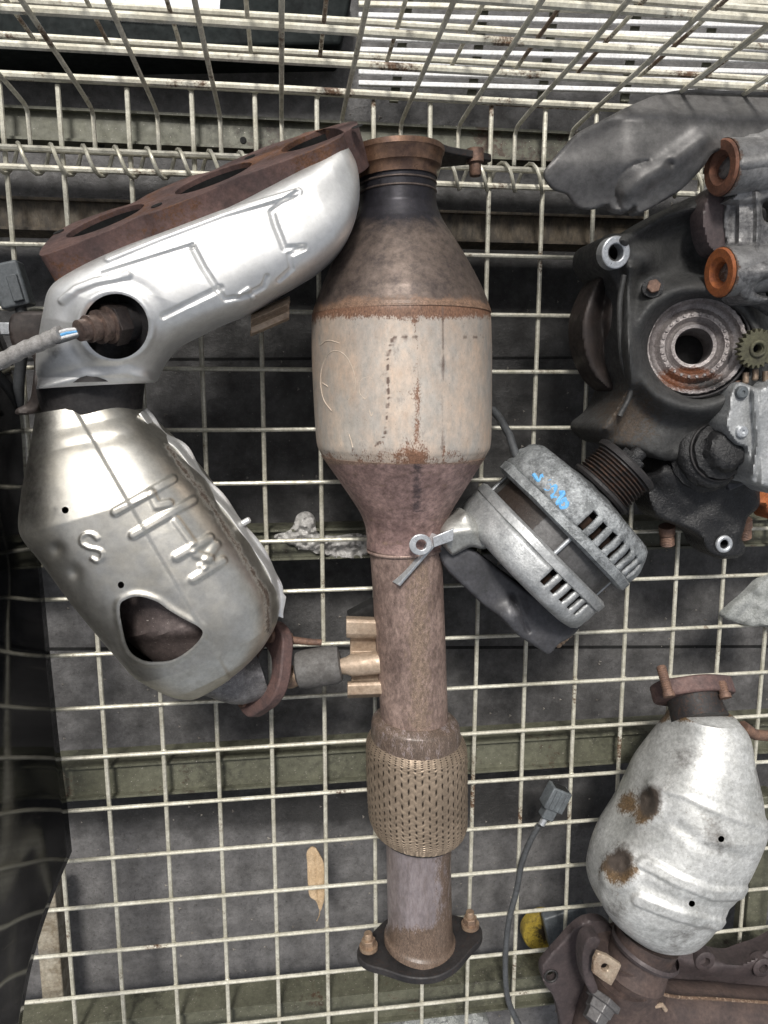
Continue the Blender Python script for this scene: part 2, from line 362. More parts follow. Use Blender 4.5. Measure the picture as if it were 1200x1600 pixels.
def relief(name, outline, zf, zb, mat, parent=None, res=3.0, R=8, attr=None, holes=(), smooth_outline=True, lumps=None, floor=True, **k):
    """a casting or pressed sheet: outline, rounded shoulder of R px, height zf(px, py), sides down to zb"""
    ol = closed(outline, len(outline) * 8) if smooth_outline else np.asarray(outline, float)
    x0, y0 = ol.min(0) - res; x1, y1 = ol.max(0) + res
    gx = np.arange(x0, x1 + res, res); gy = np.arange(y0, y1 + res, res); GX, GY = np.meshgrid(gx, gy)
    nx, ny = len(gx), len(gy)
    cx, cy = (GX[:-1, :-1] + res / 2), (GY[:-1, :-1] + res / 2)
    ins = inside(cx, cy, ol)
    for hp in holes: ins &= ~inside(cx, cy, hp)
    idx = np.argwhere(ins); quads = np.array([(i * nx + j, (i + 1) * nx + j, (i + 1) * nx + j + 1, i * nx + j + 1) for i, j in idx])
    px, py = GX.ravel().copy(), GY.ravel().copy()
    cnt = {}
    for qd in quads:
        for a, b in zip(qd, np.roll(qd, -1)): cnt[(a, b)] = 1
    bedges = [(a, b) for (a, b) in cnt if (b, a) not in cnt]
    loops = [ol] + list(holes)
    for vi in {v for e_ in bedges for v in e_}:
        best = min((nearest(px[vi], py[vi], l_) for l_ in loops), key=lambda t_: t_[0])
        px[vi], py[vi] = best[1], best[2]
    used = np.unique(quads); mp = -np.ones(nx * ny, int); mp[used] = np.arange(len(used))
    ux, uy = px[used], py[used]
    d = pdist(ux, uy, np.vstack([ol, ol[:1]]))
    for hp in holes: d = np.minimum(d, pdist(ux, uy, np.vstack([hp, hp[:1]])) )
    z = zf(ux, uy, d) if callable(zf) else np.full(len(ux), zf)
    dz = np.where(d < R, R - np.sqrt(np.clip(R * R - (R - d) ** 2, 0, None)), 0) * mpp(float(np.mean(z)))
    z = z - dz
    X = W(ux, uy, z)
    if lumps: X[:, 2] += lump(X, lumps[0], lumps[1], lumps[2] if len(lumps) > 2 else 0)
    F = [[mp[a] for a in qd] for qd in quads]
    nb = len(used); bv = {}; low = []
    for a, b in bedges:
        for v in (a, b):
            if v not in bv:
                bv[v] = nb + len(low); p = X[mp[v]]; zz = zb(px[v], py[v]) if callable(zb) else zb
                low.append([p[0], p[1], min(zz, p[2] - .0005)])
        F.append([mp[b], mp[a], bv[a], bv[b]])
    Xa = np.vstack([X, np.array(low)])
    q = PX(Xa)
    at = attr(q[:, 0], q[:, 1], Xa) if attr else None
    return link(name, Xa, F, mat, parent, attrs=at, **k)
def block(name, c, ax, ay, az, mat, parent=None, bevel=.001, **k):
    """box with centre c and half-extent vectors"""
    c, ax, ay, az = Vector(c), Vector(ax), Vector(ay), Vector(az); vs = []
    for i in (-1, 1):
        for j in (-1, 1):
            for l_ in (-1, 1): vs.append(list(c + ax * i + ay * j + az * l_))
    F = [(0, 1, 3, 2), (4, 6, 7, 5), (0, 4, 5, 1), (2, 3, 7, 6), (0, 2, 6, 4), (1, 5, 7, 3)]
    if ax.cross(ay).dot(az) < 0: F = [f[::-1] for f in F]
    return link(name, vs, F, mat, parent, bevel=bevel, **k)
def hexprism(name, c, axis, r, h, mat, parent=None, bevel=.0006, seg=6):
    t = Vector(axis).normalized(); c = Vector(c)
    return lathe(name, c, c + t, [(0, r), (h, r)], mat, parent, seg=seg, bevel=bevel, smooth=False)
def ring(name, c, axis, R, r, mat, parent=None, seg=32, w=None):
    """annulus with rounded section"""
    t, s, u = frame(axis); c = Vector(c); V_ = []; F = []; m = 10; w = w or r
    for i in range(seg):
        a = 2 * math.pi * i / seg; d = s * math.cos(a) + u * math.sin(a)
        for j in range(m):
            b = 2 * math.pi * j / m; V_.append(list(c + d * (R + r * math.cos(b)) + t * w * math.sin(b)))
    for i in range(seg):
        for j in range(m):
            F.append((i * m + j, i * m + (j + 1) % m, ((i + 1) % seg) * m + (j + 1) % m, ((i + 1) % seg) * m + j))
    return link(name, V_, F, mat, parent)
def wmask(pts_n, seg, lo=.15, hi=.5, s=30):
    return None

# ------------------------------------------------------------------ ground
gm = bpy.data.materials.new('concrete with painted shade'); gm.use_nodes = True
nt = gm.node_tree; n_, l_ = nt.nodes, nt.links; pb = n_['Principled BSDF']
tc = n_.new('ShaderNodeTexCoord')
def gn(s, det=8, r=.65):
    q = n_.new('ShaderNodeTexNoise'); q.inputs['Scale'].default_value = s; q.inputs['Detail'].default_value = det; q.inputs['Roughness'].default_value = r
    l_.new(tc.outputs['Object'], q.inputs['Vector']); return q.outputs['Fac']
def gr(src, a, b, lo, hi):
    q = n_.new('ShaderNodeMapRange'); q.inputs[1].default_value = a; q.inputs[2].default_value = b; q.inputs[3].default_value = lo; q.inputs[4].default_value = hi
    l_.new(src, q.inputs[0]); return q.outputs[0]
def gmix(f, a, b, t='MIX'):
    q = n_.new('ShaderNodeMix'); q.data_type = 'RGBA'; q.blend_type = t
    if isinstance(f, float): q.inputs[0].default_value = f
    else: l_.new(f, q.inputs[0])
    for s_, v in ((6, a), (7, b)):
        if isinstance(v, tuple): q.inputs[s_].default_value = (*v, 1)
        else: l_.new(v, q.inputs[s_])
    return q.outputs[2]
g1, g2, g3 = gn(5), gn(38), gn(260, 5, .7)
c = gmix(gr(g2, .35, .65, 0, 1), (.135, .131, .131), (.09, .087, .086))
at = n_.new('ShaderNodeAttribute'); at.attribute_name = 'painted_shade'
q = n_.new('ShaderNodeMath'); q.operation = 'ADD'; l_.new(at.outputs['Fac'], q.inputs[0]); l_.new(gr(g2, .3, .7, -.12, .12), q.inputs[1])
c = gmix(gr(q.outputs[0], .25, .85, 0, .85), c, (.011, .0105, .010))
c = gmix(gr(g3, .58, .66, 0, .7), c, (.035, .03, .028))
c = gmix(gr(gn(420, 3, .8), .64, .70, 0, .4), c, (.30, .29, .28))
gv_ = gr(gn(95, 14, .82), .38, .62, .68, 1.3); vm_ = n_.new('ShaderNodeVectorMath'); vm_.operation = 'SCALE'; l_.new(c, vm_.inputs[0]); l_.new(gv_, vm_.inputs['Scale'])
l_.new(vm_.outputs[0], pb.inputs['Base Color']); l_.new(gr(g2, .3, .7, .45, .8), pb.inputs['Roughness'])
bp = n_.new('ShaderNodeBump'); bp.inputs['Strength'].default_value = .5; bp.inputs['Distance'].default_value = .002; l_.new(g3, bp.inputs['Height']); l_.new(bp.outputs[0], pb.inputs['Normal'])
GZ = -0.10
gx = np.concatenate([[-6, -3, -1.5], np.linspace(-.6, 1.2, 91), [2, 4, 7]]); gy = np.concatenate([[-6, -3, -2], np.linspace(-1.2, .6, 91), [1.2, 3, 6]])
GX, GY = np.meshgrid(gx, gy); X = np.stack([GX.ravel(), GY.ravel(), 0 * GX.ravel() + GZ], 1); q = PX(X)
painted_shade = .0 + .45 * ss(1330 - q[:, 1], 0, 60) + .42 * np.exp(-((q[:, 0] - 620) / 480) ** 2 - ((q[:, 1] - 560) / 430) ** 2) + .5 * np.exp(-((q[:, 1] - 1265) / 38) ** 2)  # shade painted into the concrete: dark under the parts, lighter towards the bottom
nx = len(gx); F = [(i * nx + j, i * nx + j + 1, (i + 1) * nx + j + 1, (i + 1) * nx + j) for i in range(len(gy) - 1) for j in range(nx - 1)]
struct('ground', X, F, gm, attrs={'painted_shade': painted_shade}, smooth=False)

for y_, t_ in ((1012, 1.6), (560, 1.2)):
    a_, b_ = W(-500, y_ + 4, GZ), W(1700, y_ - 4, GZ); vs_ = [(a_[0], a_[1] - .0011 * t_, GZ + .0005), (b_[0], b_[1] - .0011 * t_, GZ + .0005), (b_[0], b_[1] + .0011 * t_, GZ + .0005), (a_[0], a_[1] + .0011 * t_, GZ + .0005)]
    struct('slab_joint', vs_, [(0, 1, 2, 3)], inner_m, smooth=False)
# ------------------------------------------------------------------ cage
cage = thing('wire_cage', 'cream wire mesh cage whose floor and side hold all the scrap car parts', 'cage', (.3, -.3, 0))
def wire(name, pts, r, mat=wire_m, parent=cage, n=60, sag=.0006, seg=8, rustb=.2, solid=False):
    P = crom(pts, n); P = P + np.stack([lump(P, 6, sag, random.random() * 50), lump(P, 6, sag, random.random() * 50), lump(P, 5, sag * .4, random.random() * 50)], 1)
    ru = np.repeat(np.clip(rustb + lump(P, 20, .6, random.random() * 50), 0, 1), seg)
    return tube(name, P.tolist(), r, mat, parent, seg=seg, attrs={'rust': ru})
WR = .0019
# cross wires: height in the photograph at x=418 (left of middle), fitted slope is the mesh's own
rowy = [391, 487, 577, 671, 755, 846, 925, 1010, 1091, 1166, 1245, 1321, 1393, 1462, 1528, 1595]
XL, XR = -.16, 1.0
for y in [143] + rowy + [1660]:
    p = W(418, y, WR)
    pts = [(XL, p[1], WR), (.2, p[1], WR), (.5, p[1], WR), (XR, p[1], WR)]
    if y == 577: pts = [(XL, p[1] + .001, WR), (.2, p[1], WR), (.5, p[1] - .0015, WR), (XR, p[1], WR)]
    wire('wire', pts, WR, rustb=.16 if y > 600 else .24)
# long wires below them
toprow = [(5, 200), (95, 200), (202, 200), (301, 200), (400, 200), (495, 180), (584, 180), (672, 190), (767, 190), (852, 200)]
botrow = [(109, 1556), (192, 1556), (276, 1556), (356, 1556), (435, 1556), (512, 1533), (587, 1533), (659, 1566), (730, 1550), (803, 1533)]
z1 = -WR
for k in range(17):
    if k < 10:
        a, b = W(*toprow[k], z1), W(*botrow[k], z1)
        if k == 0: b = W(115, 1556, z1)
    else: a, b = np.array([k * .05 - .004, 0, z1]), np.array([k * .05 + .001, -.8, z1])
    d = (b - a) / (b[1] - a[1])
    s0 = a + d * (W(a[0] * 0 + 300, 143, z1)[1] - a[1] - .0); s1 = a + d * (-.93 - a[1])
    wire('wire', [s0, s0 * .67 + s1 * .33, s0 * .33 + s1 * .67, s1], WR * 1.08, rustb=.2)['lw'] = [float(q_) for q_ in (*s0, *s1)]
ys_ = [W(418, y, 0)[1] for y in [143] + rowy]; Vw = []; Fw = []
for yy in ys_:
    for o_ in [c_ for c_ in cage.children if c_.get('lw')]:
        a_, b_ = o_['lw'][:3], o_['lw'][3:]; t_ = (yy - a_[1]) / (b_[1] - a_[1]); cx_ = a_[0] + t_ * (b_[0] - a_[0]); k0 = len(Vw)
        if random.random() < .25: continue
        sx_, sy_ = random.uniform(.0022, .0036), random.uniform(.0020, .0030); ox, oy = random.uniform(-.0006, .0006), random.uniform(-.0008, .0008)
        for zz, rr_ in ((-.0012, 1.), (.0006, .95), (.0016, .55)):
            for q_ in range(8): Vw.append((cx_ + ox + math.cos(q_ * .785) * sx_ * rr_, yy + oy + math.sin(q_ * .785) * sy_ * rr_, zz))
        for l2 in (0, 8): Fw += [(k0 + l2 + q_, k0 + l2 + (q_ + 1) % 8, k0 + l2 + 8 + (q_ + 1) % 8, k0 + l2 + 8 + q_) for q_ in range(8)]
        Fw.append(tuple(range(k0 + 16, k0 + 24)))
wo = link('weld_spots', Vw, Fw, wire_m, cage, attrs={'rust': np.full(len(Vw), .34)}); wo['kind'] = 'stuff'
# the side that stands at the top of the picture
wy = W(345, 182, 0)[1]
wx0 = [W(x, y, 0)[0] for x, y in ((45, 168), (145, 172), (245, 178), (345, 184), (440, 187))]
pit = (wx0[-1] - wx0[0]) / 4; wx = [wx0[0] + pit * k for k in range(-5, 18)]
for x in wx:
    wire('wire', [(x, W(400, 245, 0)[1], .0035), (x, wy - .012, .004), (x, wy - .003, .007), (x, wy, .03), (x + .001, wy + .001, .17), (x + .002, wy + .004, .42)], .0018, wallwire_m, n=70, rustb=.22)
for z in (.052, .102, .150, .198, .248, .30, .35, .40):
    wire('wire', [(-.3, wy + .004, z), (.2, wy + .004, z), (.5, wy + .004, z - .001), (1.1, wy + .004, z)], .0028, wallwire_m, rustb=.26)
# two rods and the coil that hinge the side to the floor
r1, r2 = W(300, 243, .004)[1], W(300, 272, .002)[1]
for y, z in ((r1, .004), (r2, .001)):
    wire('hinge_rod', [(-.2, y + .001, z), (.3, y, z), (.6, y - .001, z), (1.0, y - .001, z)], .0026, wallwire_m, rustb=.2)
xs0 = W(82, 252, 0)[0]; xs1 = W(132, 252, 0)[0]; cp = xs1 - xs0; hp = []
for i in range(44 * 12):
    a = 2 * math.pi * i / 12; hp.append((xs0 - 5 * cp + cp * i / 12, (r1 + r2) / 2 + math.cos(a) * (abs(r1 - r2) / 2 + .0045), .003 + math.sin(a) * .0095))
tube('hinge_coil', hp, .0016, wire_m, cage, seg=7, attrs={'rust': np.full(len(hp) * 7, .2)})
# steel sections under the mesh
def beam(ytop, ybot, z, mat, x0=-.35, x1=1.2, xr=418, lip=.03, hol=(), name='base_beam'):
    a, b = W(xr, ytop, z)[1], W(xr, ybot, z)[1]; t = .003; nxb = 60
    prof = [(a, z), (b, z), (b, z - lip), (b + t, z - lip), (b + t, z - t), (a - t, z - t), (a - t, z - lip), (a, z - lip)]
    # rolled channel with small turned lips on both long edges
    prof = [(a, z + .006), (a - .0022, z + .006), (a - .0022, z), (b + .0022, z), (b + .0022, z + .006), (b, z + .006), (b, z - lip), (a, z - lip)]
    V_ = []; F = []
    for i in range(nxb + 1):
        x = x0 + (x1 - x0) * i / nxb
        for yy, zz in prof: V_.append((x, yy, zz))
    m = len(prof)
    for i in range(nxb):
        for j in range(m): F.append((i * m + j, i * m + (j + 1) % m, (i + 1) * m + (j + 1) % m, (i + 1) * m + j))
    F += [tuple(range(m))[::-1], tuple(range(nxb * m, nxb * m + m))]
    A = np.array(V_)
    o = link(name, V_, F, mat, cage, attrs={'rust': np.clip(.22 + lump(A, 18, .5, 3), 0, 1), 'soot_shade': np.clip(.2 + lump(A, 11, .5, 9), 0, 1)}, smooth=False)
    for hx, hy in hol:
        p = V(hx, hy, z + .0006); lathe('bolt_hole', p, p + Vector((0, 0, 1)), [(0, .0028), (.0003, .0026)], inner_m, o, seg=16)
    return o
beam(181, 232, -.022, beam_m, xr=300, hol=((158, 226), (380, 219), (505, 225)))
beam(318, 368, -.030, brownbeam_m, xr=300)
beam(826, 874, -.018, beam_m)
beam(1176, 1226, -.020, beam_m)
beam(1562, 1612, -.020, beam_m)
# long side member at the right and at the left
def sidebeam(xa, xb, yref, z, mat, y0=-.95, y1=.2):
    a, b = W(xa, yref, z)[0], W(xb, yref, z)[0]
    o = block('side_beam', ((a + b) / 2, (y0 + y1) / 2, z - .012), ((b - a) / 2, 0, 0), (0, (y1 - y0) / 2, 0), (0, 0, .012), mat, cage, bevel=.0015)
    return o
sidebeam(1172, 1204, 1380, -.045, beam_m, -.95, -.62)
sidebeam(62, 96, 1520, -.045, material('pale flaking steel', (.34, .31, .25), (.16, .13, .09), scale=50, rough=.6, bump=.4), -.95, -.66)

# second mesh panel behind the cage side
panel = thing('wire_fence', 'second pale wire mesh fence standing close behind the cage side at the top', 'mesh fence', (.3, wy + .02, 0))
for k in range(-5, 20):
    x = wx0[0] + pit * (k - .42)
    wire('wire', [(x, wy + .020, .06), (x, wy + .021, .2), (x - .002, wy + .025, .42)], .0015, wallwire_m, panel, n=40, rustb=.45)
for z in (.066, .117, .166, .212, .262, .31, .36):
    wire('wire', [(-.3, wy + .0243, z), (.2, wy + .0243, z), (.5, wy + .0243, z + .002), (1.1, wy + .0243, z)], .0024, wallwire_m, panel, rustb=.2)
# neighbouring pallet frame beyond, its pale bars
rack = thing('pallet_rack', 'pale steel bars of the neighbouring rack behind the cage side, upper right', 'rack', tuple(W(900, 60, -.05)))
for y in (-6, 12, 30, 48, 66, 84, 102, 119, 136):
    p, p2 = W(560, y - 6, -.03), W(1230, y + 12, -.03)
    c_ = (p + p2) / 2; d_ = (p2 - p) / 2
    block('bar', c_, d_, (0, .0021, 0), (0, 0, .002), white_m if y > 20 else wallwire_m, rack, bevel=.0008)
for x in (640, 760, 870, 1000, 1120):
    p, p2 = W(x, -10, -.036), W(x - 25, 160, -.036); block('cross_bar', (p + p2) / 2, (p2 - p) / 2, (.004, 0, 0), (0, 0, .002), beam_m, rack, bevel=.0006)

# box with sticker beyond the cage side
bz = -.045
boxo = thing('black_box', 'dark plastic box with a white printed sticker behind the cage at the top left', 'box', tuple(W(280, 40, GZ)))
c0, c1, c2, c3 = W(-60, 78, bz), W(532, 70, bz), W(556, -40, bz), W(-60, -60, bz)
vs = [list(p) for p in (c0, c1, c2, c3)] + [[p[0], p[1], GZ] for p in (c0, c1, c2, c3)]
link('box_body', vs, [(0, 1, 2, 3), (0, 4, 5, 1), (1, 5, 6, 2), (2, 6, 7, 3), (3, 7, 4, 0)], box_m, boxo, bevel=.003, seg=3)
def quadtop(name, pts, z, mat, parent, t=.0004):
    P = [W(x, y, z) for x, y in pts]; vs = [list(p) for p in P] + [[p[0], p[1], p[2] - t] for p in P]
    return link(name, vs, [(0, 1, 2, 3), (0, 4, 5, 1), (1, 5, 6, 2), (2, 6, 7, 3), (3, 7, 4, 0)], mat, parent, smooth=False)
st = quadtop('sticker', [(105, 22), (342, 38), (345, -20), (110, -30)], bz + .0007, label_m, boxo)
x = 172
random.seed(8)
while x < 316:
    w_ = random.choice((1.2, 1.8, 2.6)); yb = 22 + (x - 105) * .067
    quadtop('barcode_bar', [(x, yb + 6), (x + w_, yb + 6), (x + w_, yb - 7), (x, yb - 7)], bz + .0012, ink_m, st); x += w_ + random.choice((1.5, 2.4, 3.4))
# grey tub beyond, fills the corner between box and rack
# ------------------------------------------------------------------ black panel at the left
bot = crom([(-30, 470), (10, 560), (28, 650), (36, 760), (52, 850), (62, 930), (74, 1050), (88, 1180), (98, 1255), (106, 1330)], 60)
Pb = W(bot[:, 0], bot[:, 1], .004)
end = W(40, 1640, .15); dv = end - Pb[-1]; dv /= dv[2]
V_ = []; F = []; nz = 24; H = .26
for i in range(60):
    s = i / 59
    lean = (1 - s) * np.array([-.10, .02, 1]) + s * dv * np.array([.9, .9, 1]) + np.array([-.12, 0, 0]) * math.sin(math.pi * s) * .5
    for j in range(nz + 1):
        z = H * j / nz; V_.append(Pb[i] + lean * z + np.array([.012 * math.sin(z * 17) * math.sin(s * 5), 0, 0]))
for i in range(59):
    for j in range(nz): a = i * (nz + 1) + j; F.append((a, a + nz + 1, a + nz + 2, a + 1))
pn = link('bumper_trim', V_, F, sheet_black, None, solid=.004)
base_at(pn, Pb[30]); tag(pn, 'glossy black plastic bumper trim standing on the mesh along the left edge', 'bumper trim')

# ------------------------------------------------------------------ long converter in the middle
cc = thing('catalytic_converter', 'long tan and brown catalytic converter with braided flex pipe, lying upright in the middle', 'exhaust part', tuple(W(625, 600, 0)))
def axpair(rows, up=1.0):
    return [((cx - hw, y), (cx + hw, y)) for y, cx, hw in rows]
def round_loft(name, rows, zc, mat, n, m, parent=cc, fac=1.0, **k):
    """rows = (y, centre x, half width); round section of the same radius"""
    zc = np.asarray(zc, float) if not np.isscalar(zc) else np.full(len(rows), float(zc))
    hu = [r[2] * mp_at(r[1], r[0], z) * fac for r, z in zip(rows, zc)]
    return loft(name, axpair(rows), list(zc), hu, mat, parent, n=n, m=m, **k)
ZB = .070
def cone_attr(x, y, X):
    return {'rust': .15 + .75 * ss(y, 440, 492) - .2 * ss(np.abs(x - 640), 90, 130), 'soot_shade': np.clip(1.05 - ss(y, 300, 372), 0, 1) * .95 + .2 + .55 * np.exp(-((x - 505) / 26.) ** 2) * 0}
round_loft('upper_cone', [(262, 621, 59), (300, 621, 59), (325, 622, 60), (350, 622, 70), (375, 622, 85), (400, 623, 99), (430, 624, 114), (460, 625, 127), (485, 625, 136), (492, 625, 138)],
           ZB, upcone_m, 120, 160, attr=cone_attr)
def weldring(y, cx, hw, mat, z=ZB, r=2.2, parent=cc, name='weld_bead'):
    c = V(cx, y, z); R = hw * mp_at(cx, y, z); d = V(cx + 2, y + 60, z) - c
    return ring(name, c, d, R, r * mpp(z), mat, parent, seg=72)
def body_attr(x, y, X):
    r = -.02 + .75 * (1 - ss(y, 482, 516)) + .42 * ss(y, 680, 716) + .22 * np.exp(-((x - 648) / 14.) ** 2) * (y > 500)
    r += .36 * np.exp(-pdist(x, y, [(610, 535), (606, 600), (606, 650), (600, 690), (585, 697)]) / 3.2) + .28 * np.exp(-pdist(x, y, [(648, 500), (653, 560), (652, 690)]) / 3.)
    r += .3 * np.exp(-((y - 524) / 5.) ** 2) * ((np.abs(x - 525) < 28) | (np.abs(x - 735) < 22))
    r += .25 * np.exp(-((x - 490) / 5.) ** 2) + .3 * np.exp(-((x - 693) / 1.4) ** 2)
    r += .22 * np.exp(-((x - 640) / 26.) ** 2) * ss(y, 560, 600) * .6; return {'rust': r + .04, 'soot_shade': .16 + .75 * np.exp(-pdist(x, y, [(612, 530), (606, 560), (607, 620), (602, 680), (588, 696)]) / 2.2) * (np.sin(y * .31) + np.sin(y * .83) > -.2) + .6 * np.exp(-(np.abs(y - 527) / 3.)) * (np.sin(x * .4) > 0) * ((np.abs(x - 630) < 26) | (np.abs(x - 738) < 18)) + .5 * np.exp(-(np.abs(x - 692) / 1.6)) + 0 * x}
round_loft('body', [(490, 625, 137), (505, 625, 138), (560, 625.5, 138.5), (640, 627, 137.5), (690, 628, 135), (705, 628, 130), (715, 628, 124)],
           ZB, tan_m, 170, 300, attr=body_attr, lumps=(14, .0013))
def lc_attr(x, y, X):
    return {'rust': .25 + .35 * ss(y, 705, 722) * 0 + .55 * (1 - ss(y, 712, 735)) + .15 * np.sin(y * .35), 'soot_shade': .55 * np.exp(-((x - 652) / 12.) ** 2) * (y < 800)}
round_loft('lower_cone', [(712, 628, 126), (730, 629, 114), (750, 630, 101), (775, 631, 85), (800, 632, 70), (820, 632, 62), (840, 632, 59), (856, 632, 59)],
           ZB, cone_m, 110, 150, attr=lc_attr)
weldring(857, 633, 57, pipe_m, r=3)
ZE = .056
round_loft('pipe', [(856, 633, 56), (900, 636, 55), (1000, 641, 54), (1080, 645, 52.5), (1150, 648, 52)], [ZB, .068, .064, .060, ZE + .002], pipe_m, 110, 110,
           attr=lambda x, y, X: {'rust': .3 + .3 * np.exp(-((x - 655) / 22.) ** 2), 'soot_shade': .15 * ss(np.abs(x - 645), 36, 52)})
round_loft('collar', [(1118, 647, 55), (1126, 648, 66), (1142, 649, 69), (1168, 650, 70)], ZE + .002, pipe2_m, 30, 80, attr=lambda x, y, X: {'rust': .6 + 0 * x, 'soot_shade': .35 + 0 * x})
# braided sleeve: woven relief with dark gaps
def braid(name):
    rows = [(1146, 650, 69), (1156, 650, 75), (1172, 650, 78), (1230, 651, 77.5), (1268, 652, 76.5), (1284, 653, 74), (1294, 653, 69), (1300, 653, 62)]
    n, m = 300, 400
    A = crom([(r[1] - r[2], r[0]) for r in rows], n); B = crom([(r[1] + r[2], r[0]) for r in rows], n)
    PA, PB = W(A[:, 0], A[:, 1], ZE), W(B[:, 0], B[:, 1], ZE); C = (PA + PB) / 2; w = (PB - PA) / 2
    ph = np.linspace(0, 2 * math.pi, m, endpoint=False); R = np.linalg.norm(w, axis=1)
    X = C[:, None] + w[:, None] * np.cos(ph)[None, :, None] + np.array([0, 0, 1.]) * (R[:, None] * np.sin(ph)[None])[..., None]
    N = (w / R[:, None])[:, None] * np.cos(ph)[None, :, None] + np.array([0, 0, 1.]) * np.sin(ph)[None, :, None]
    u = ph[None] * 48 / (2 * math.pi) + 0 * R[:, None]; v = (np.linspace(0, 1, n) * 27)[:, None] + 0 * u
    uu = u; vv = v + .5 * (np.floor(u) % 2)
    du = (uu % 1) - .5; dv = (vv % 1) - .5
    sgn = np.where(np.floor(u) % 2 > 0, 1, -1)
    dv2 = dv + sgn * du * .55
    dv3 = ((vv * 2) % 1 - .5) + sgn * du * 1.1; pit = np.exp(-((du / .16) ** 2 + (dv2 / .20) ** 2)); groove = .6 * np.exp(-(dv3 / .16) ** 2)
    hgt = -.0011 * pit - .0005 * groove + .0002 * np.cos(du * 6.28)
    X = X + N * hgt[..., None]
    F = [(i * m + j, i * m + (j + 1) % m, (i + 1) * m + (j + 1) % m, (i + 1) * m + j) for i in range(n - 1) for j in range(m)]
    return link(name, X.reshape(-1, 3), F, braid_m, cc, attrs={'soot_shade': np.clip(pit * 1.1 + groove * .6, 0, 1).ravel()}, angle=80)
braid('flex_braid')
round_loft('sleeve_end', [(1294, 653, 62), (1303, 653, 60), (1305, 653, 50)], ZE, darkiron_m, 12, 60)
ZF = .054
round_loft('outlet_pipe', [(1290, 653, 51), (1308, 654, 51), (1342, 654, 49.5), (1400, 655, 49.5), (1440, 656, 49.5), (1458, 656, 51), (1464, 656, 55), (1471, 657, 57)], ZF, pipe2_m, 90, 90,
           attr=lambda x, y, X: {'rust': .25 + .5 * ss(y, 1430, 1470) + .35 * ss(x, 660, 700), 'soot_shade': 0 * x})
# outlet flange, square to the pipe
fc = V(657, 1470, ZF); ax = (V(657, 1470, ZF) - V(652, 1330, ZF)).normalized()
side = Vector((math.cos(math.radians(-6)), 0, math.sin(math.radians(-6)))); side = (side - ax * side.dot(ax)).normalized(); upv = ax.cross(side)
if upv.z < 0: upv = -upv
out = 1.2 * closed([(-.0505, 0), (-.046, .011), (-.034, .020), (-.018, .032), (0, .037), (.018, .032), (.034, .020), (.046, .011), (.0505, 0), (.046, -.011), (.034, -.020), (.018, -.032), (0, -.037), (-.018, -.032), (-.034, -.020), (-.046, -.011)], 64)
plate('outlet_flange', fc + ax * .007 * (1 if side.cross(upv).dot(ax) > 0 else 0), side, upv, out, .007, darkiron_m, cc, holes=[ell(0, 0, .022, .022)], bevel=.0012, attr=lambda X: {'rust': .35 + 0 * X[:, 0]})
for sx in (-1, 1):
    b = fc + side * .0495 * sx
    nut = lathe('bolt', b - ax * .004, b - ax * 1, [(0, .0085), (.0035, .0085), (.0037, .0062)], boltz_m, cc, seg=24)
    hexprism('hex_head', b - ax * .0075, -ax, .0066, .0065, boltz_m, nut); lathe('stud', b - ax * .012, b - ax * 1, [(0, .004), (.007, .004), (.008, .0034)], boltz_m, nut, seg=16)
# inlet ring with its flange behind
ia = V(620, 278, ZB); ib = V(618, 237, ZB); dI = (ib - ia).length; pr = mpp(ZB)
lathe('inlet_neck', ia, ib, [(-.002, 59.5 * pr), (.1 * dI, 60 * pr), (.22 * dI, 62 * pr), (.3 * dI, 66 * pr), (.75 * dI, 70 * pr), (.8 * dI, 72 * pr), (dI, 72 * pr), (dI, 60 * pr), (.5 * dI, 56 * pr)], copper_m, cc, seg=80, cap0=False, cap1=False)
lathe('inlet_bore', ia, ib, [(.4 * dI, 57 * pr), (.41 * dI, 1e-4)], inner_m, cc, seg=40)
axi = (ib - ia).normalized(); si = Vector((1, .12, -.12)); si = (si - axi * si.dot(axi)).normalized(); ui = si.cross(axi)
if ui.z < 0: ui = -ui
fo = closed([(-.062, 0), (-.055, .009), (-.038, .02), (-.022, .033), (0, .038), (.022, .033), (.038, .02), (.064, .009), (.080, 0), (.068, -.009), (.038, -.022), (.022, -.034), (0, -.038), (-.022, -.034), (-.038, -.022), (-.055, -.01)], 64)
plate('inlet_flange', V(618, 250, .056), si, ui, [(a * 1.0, b * .92) for a, b in fo], .0055, darkiron_m, cc, holes=[ell(0, 0, .031, .031, 40)], attr=lambda X: {'rust': .4 + 0 * X[:, 0]})
b = V(742, 246, .052); bb = lathe('bolt', b, b - axi, [(-.006, .007), (.004, .007), (.0045, .0048), (.013, .0048), (.014, .004)], bolt_m, cc, seg=16)
for y0 in (290, 303): weldring(y0, 621, 59.4, upcone_m, r=1.6, name='neck_rib')
# pen scratches on the body
def onbody(pts, n=40):
    P = crom(pts, n); C = W(627, P[:, 1], ZB); R = 138.3 * mpp(ZB); z = np.full(n, ZB + R)
    for _ in range(8):
        X = W(P[:, 0], P[:, 1], z); d = np.clip(R ** 2 - (X[:, 0] - C[:, 0]) ** 2, 1e-8, None); z = ZB + np.sqrt(d)
    return W(P[:, 0], P[:, 1], z + .0002)
for pts in ([(500, 540), (512, 532), (530, 536)], [(545, 645 - 20), (556, 600), (548, 568), (532, 550), (514, 552), (503, 575), (501, 600), (506, 625), (518, 642)], [(582, 592), (576, 589), (566, 592), (561, 603), (563, 616), (571, 624)], [(577, 640), (580, 650), (583, 644)],
            [(545, 678), (549, 690), (551, 699)], [(575, 612), (572, 622), (567, 622)], [(503, 598), (512, 604)]):
    tube('scratch_mark', onbody(pts).tolist(), .0004, chalk_m, cc, seg=6)
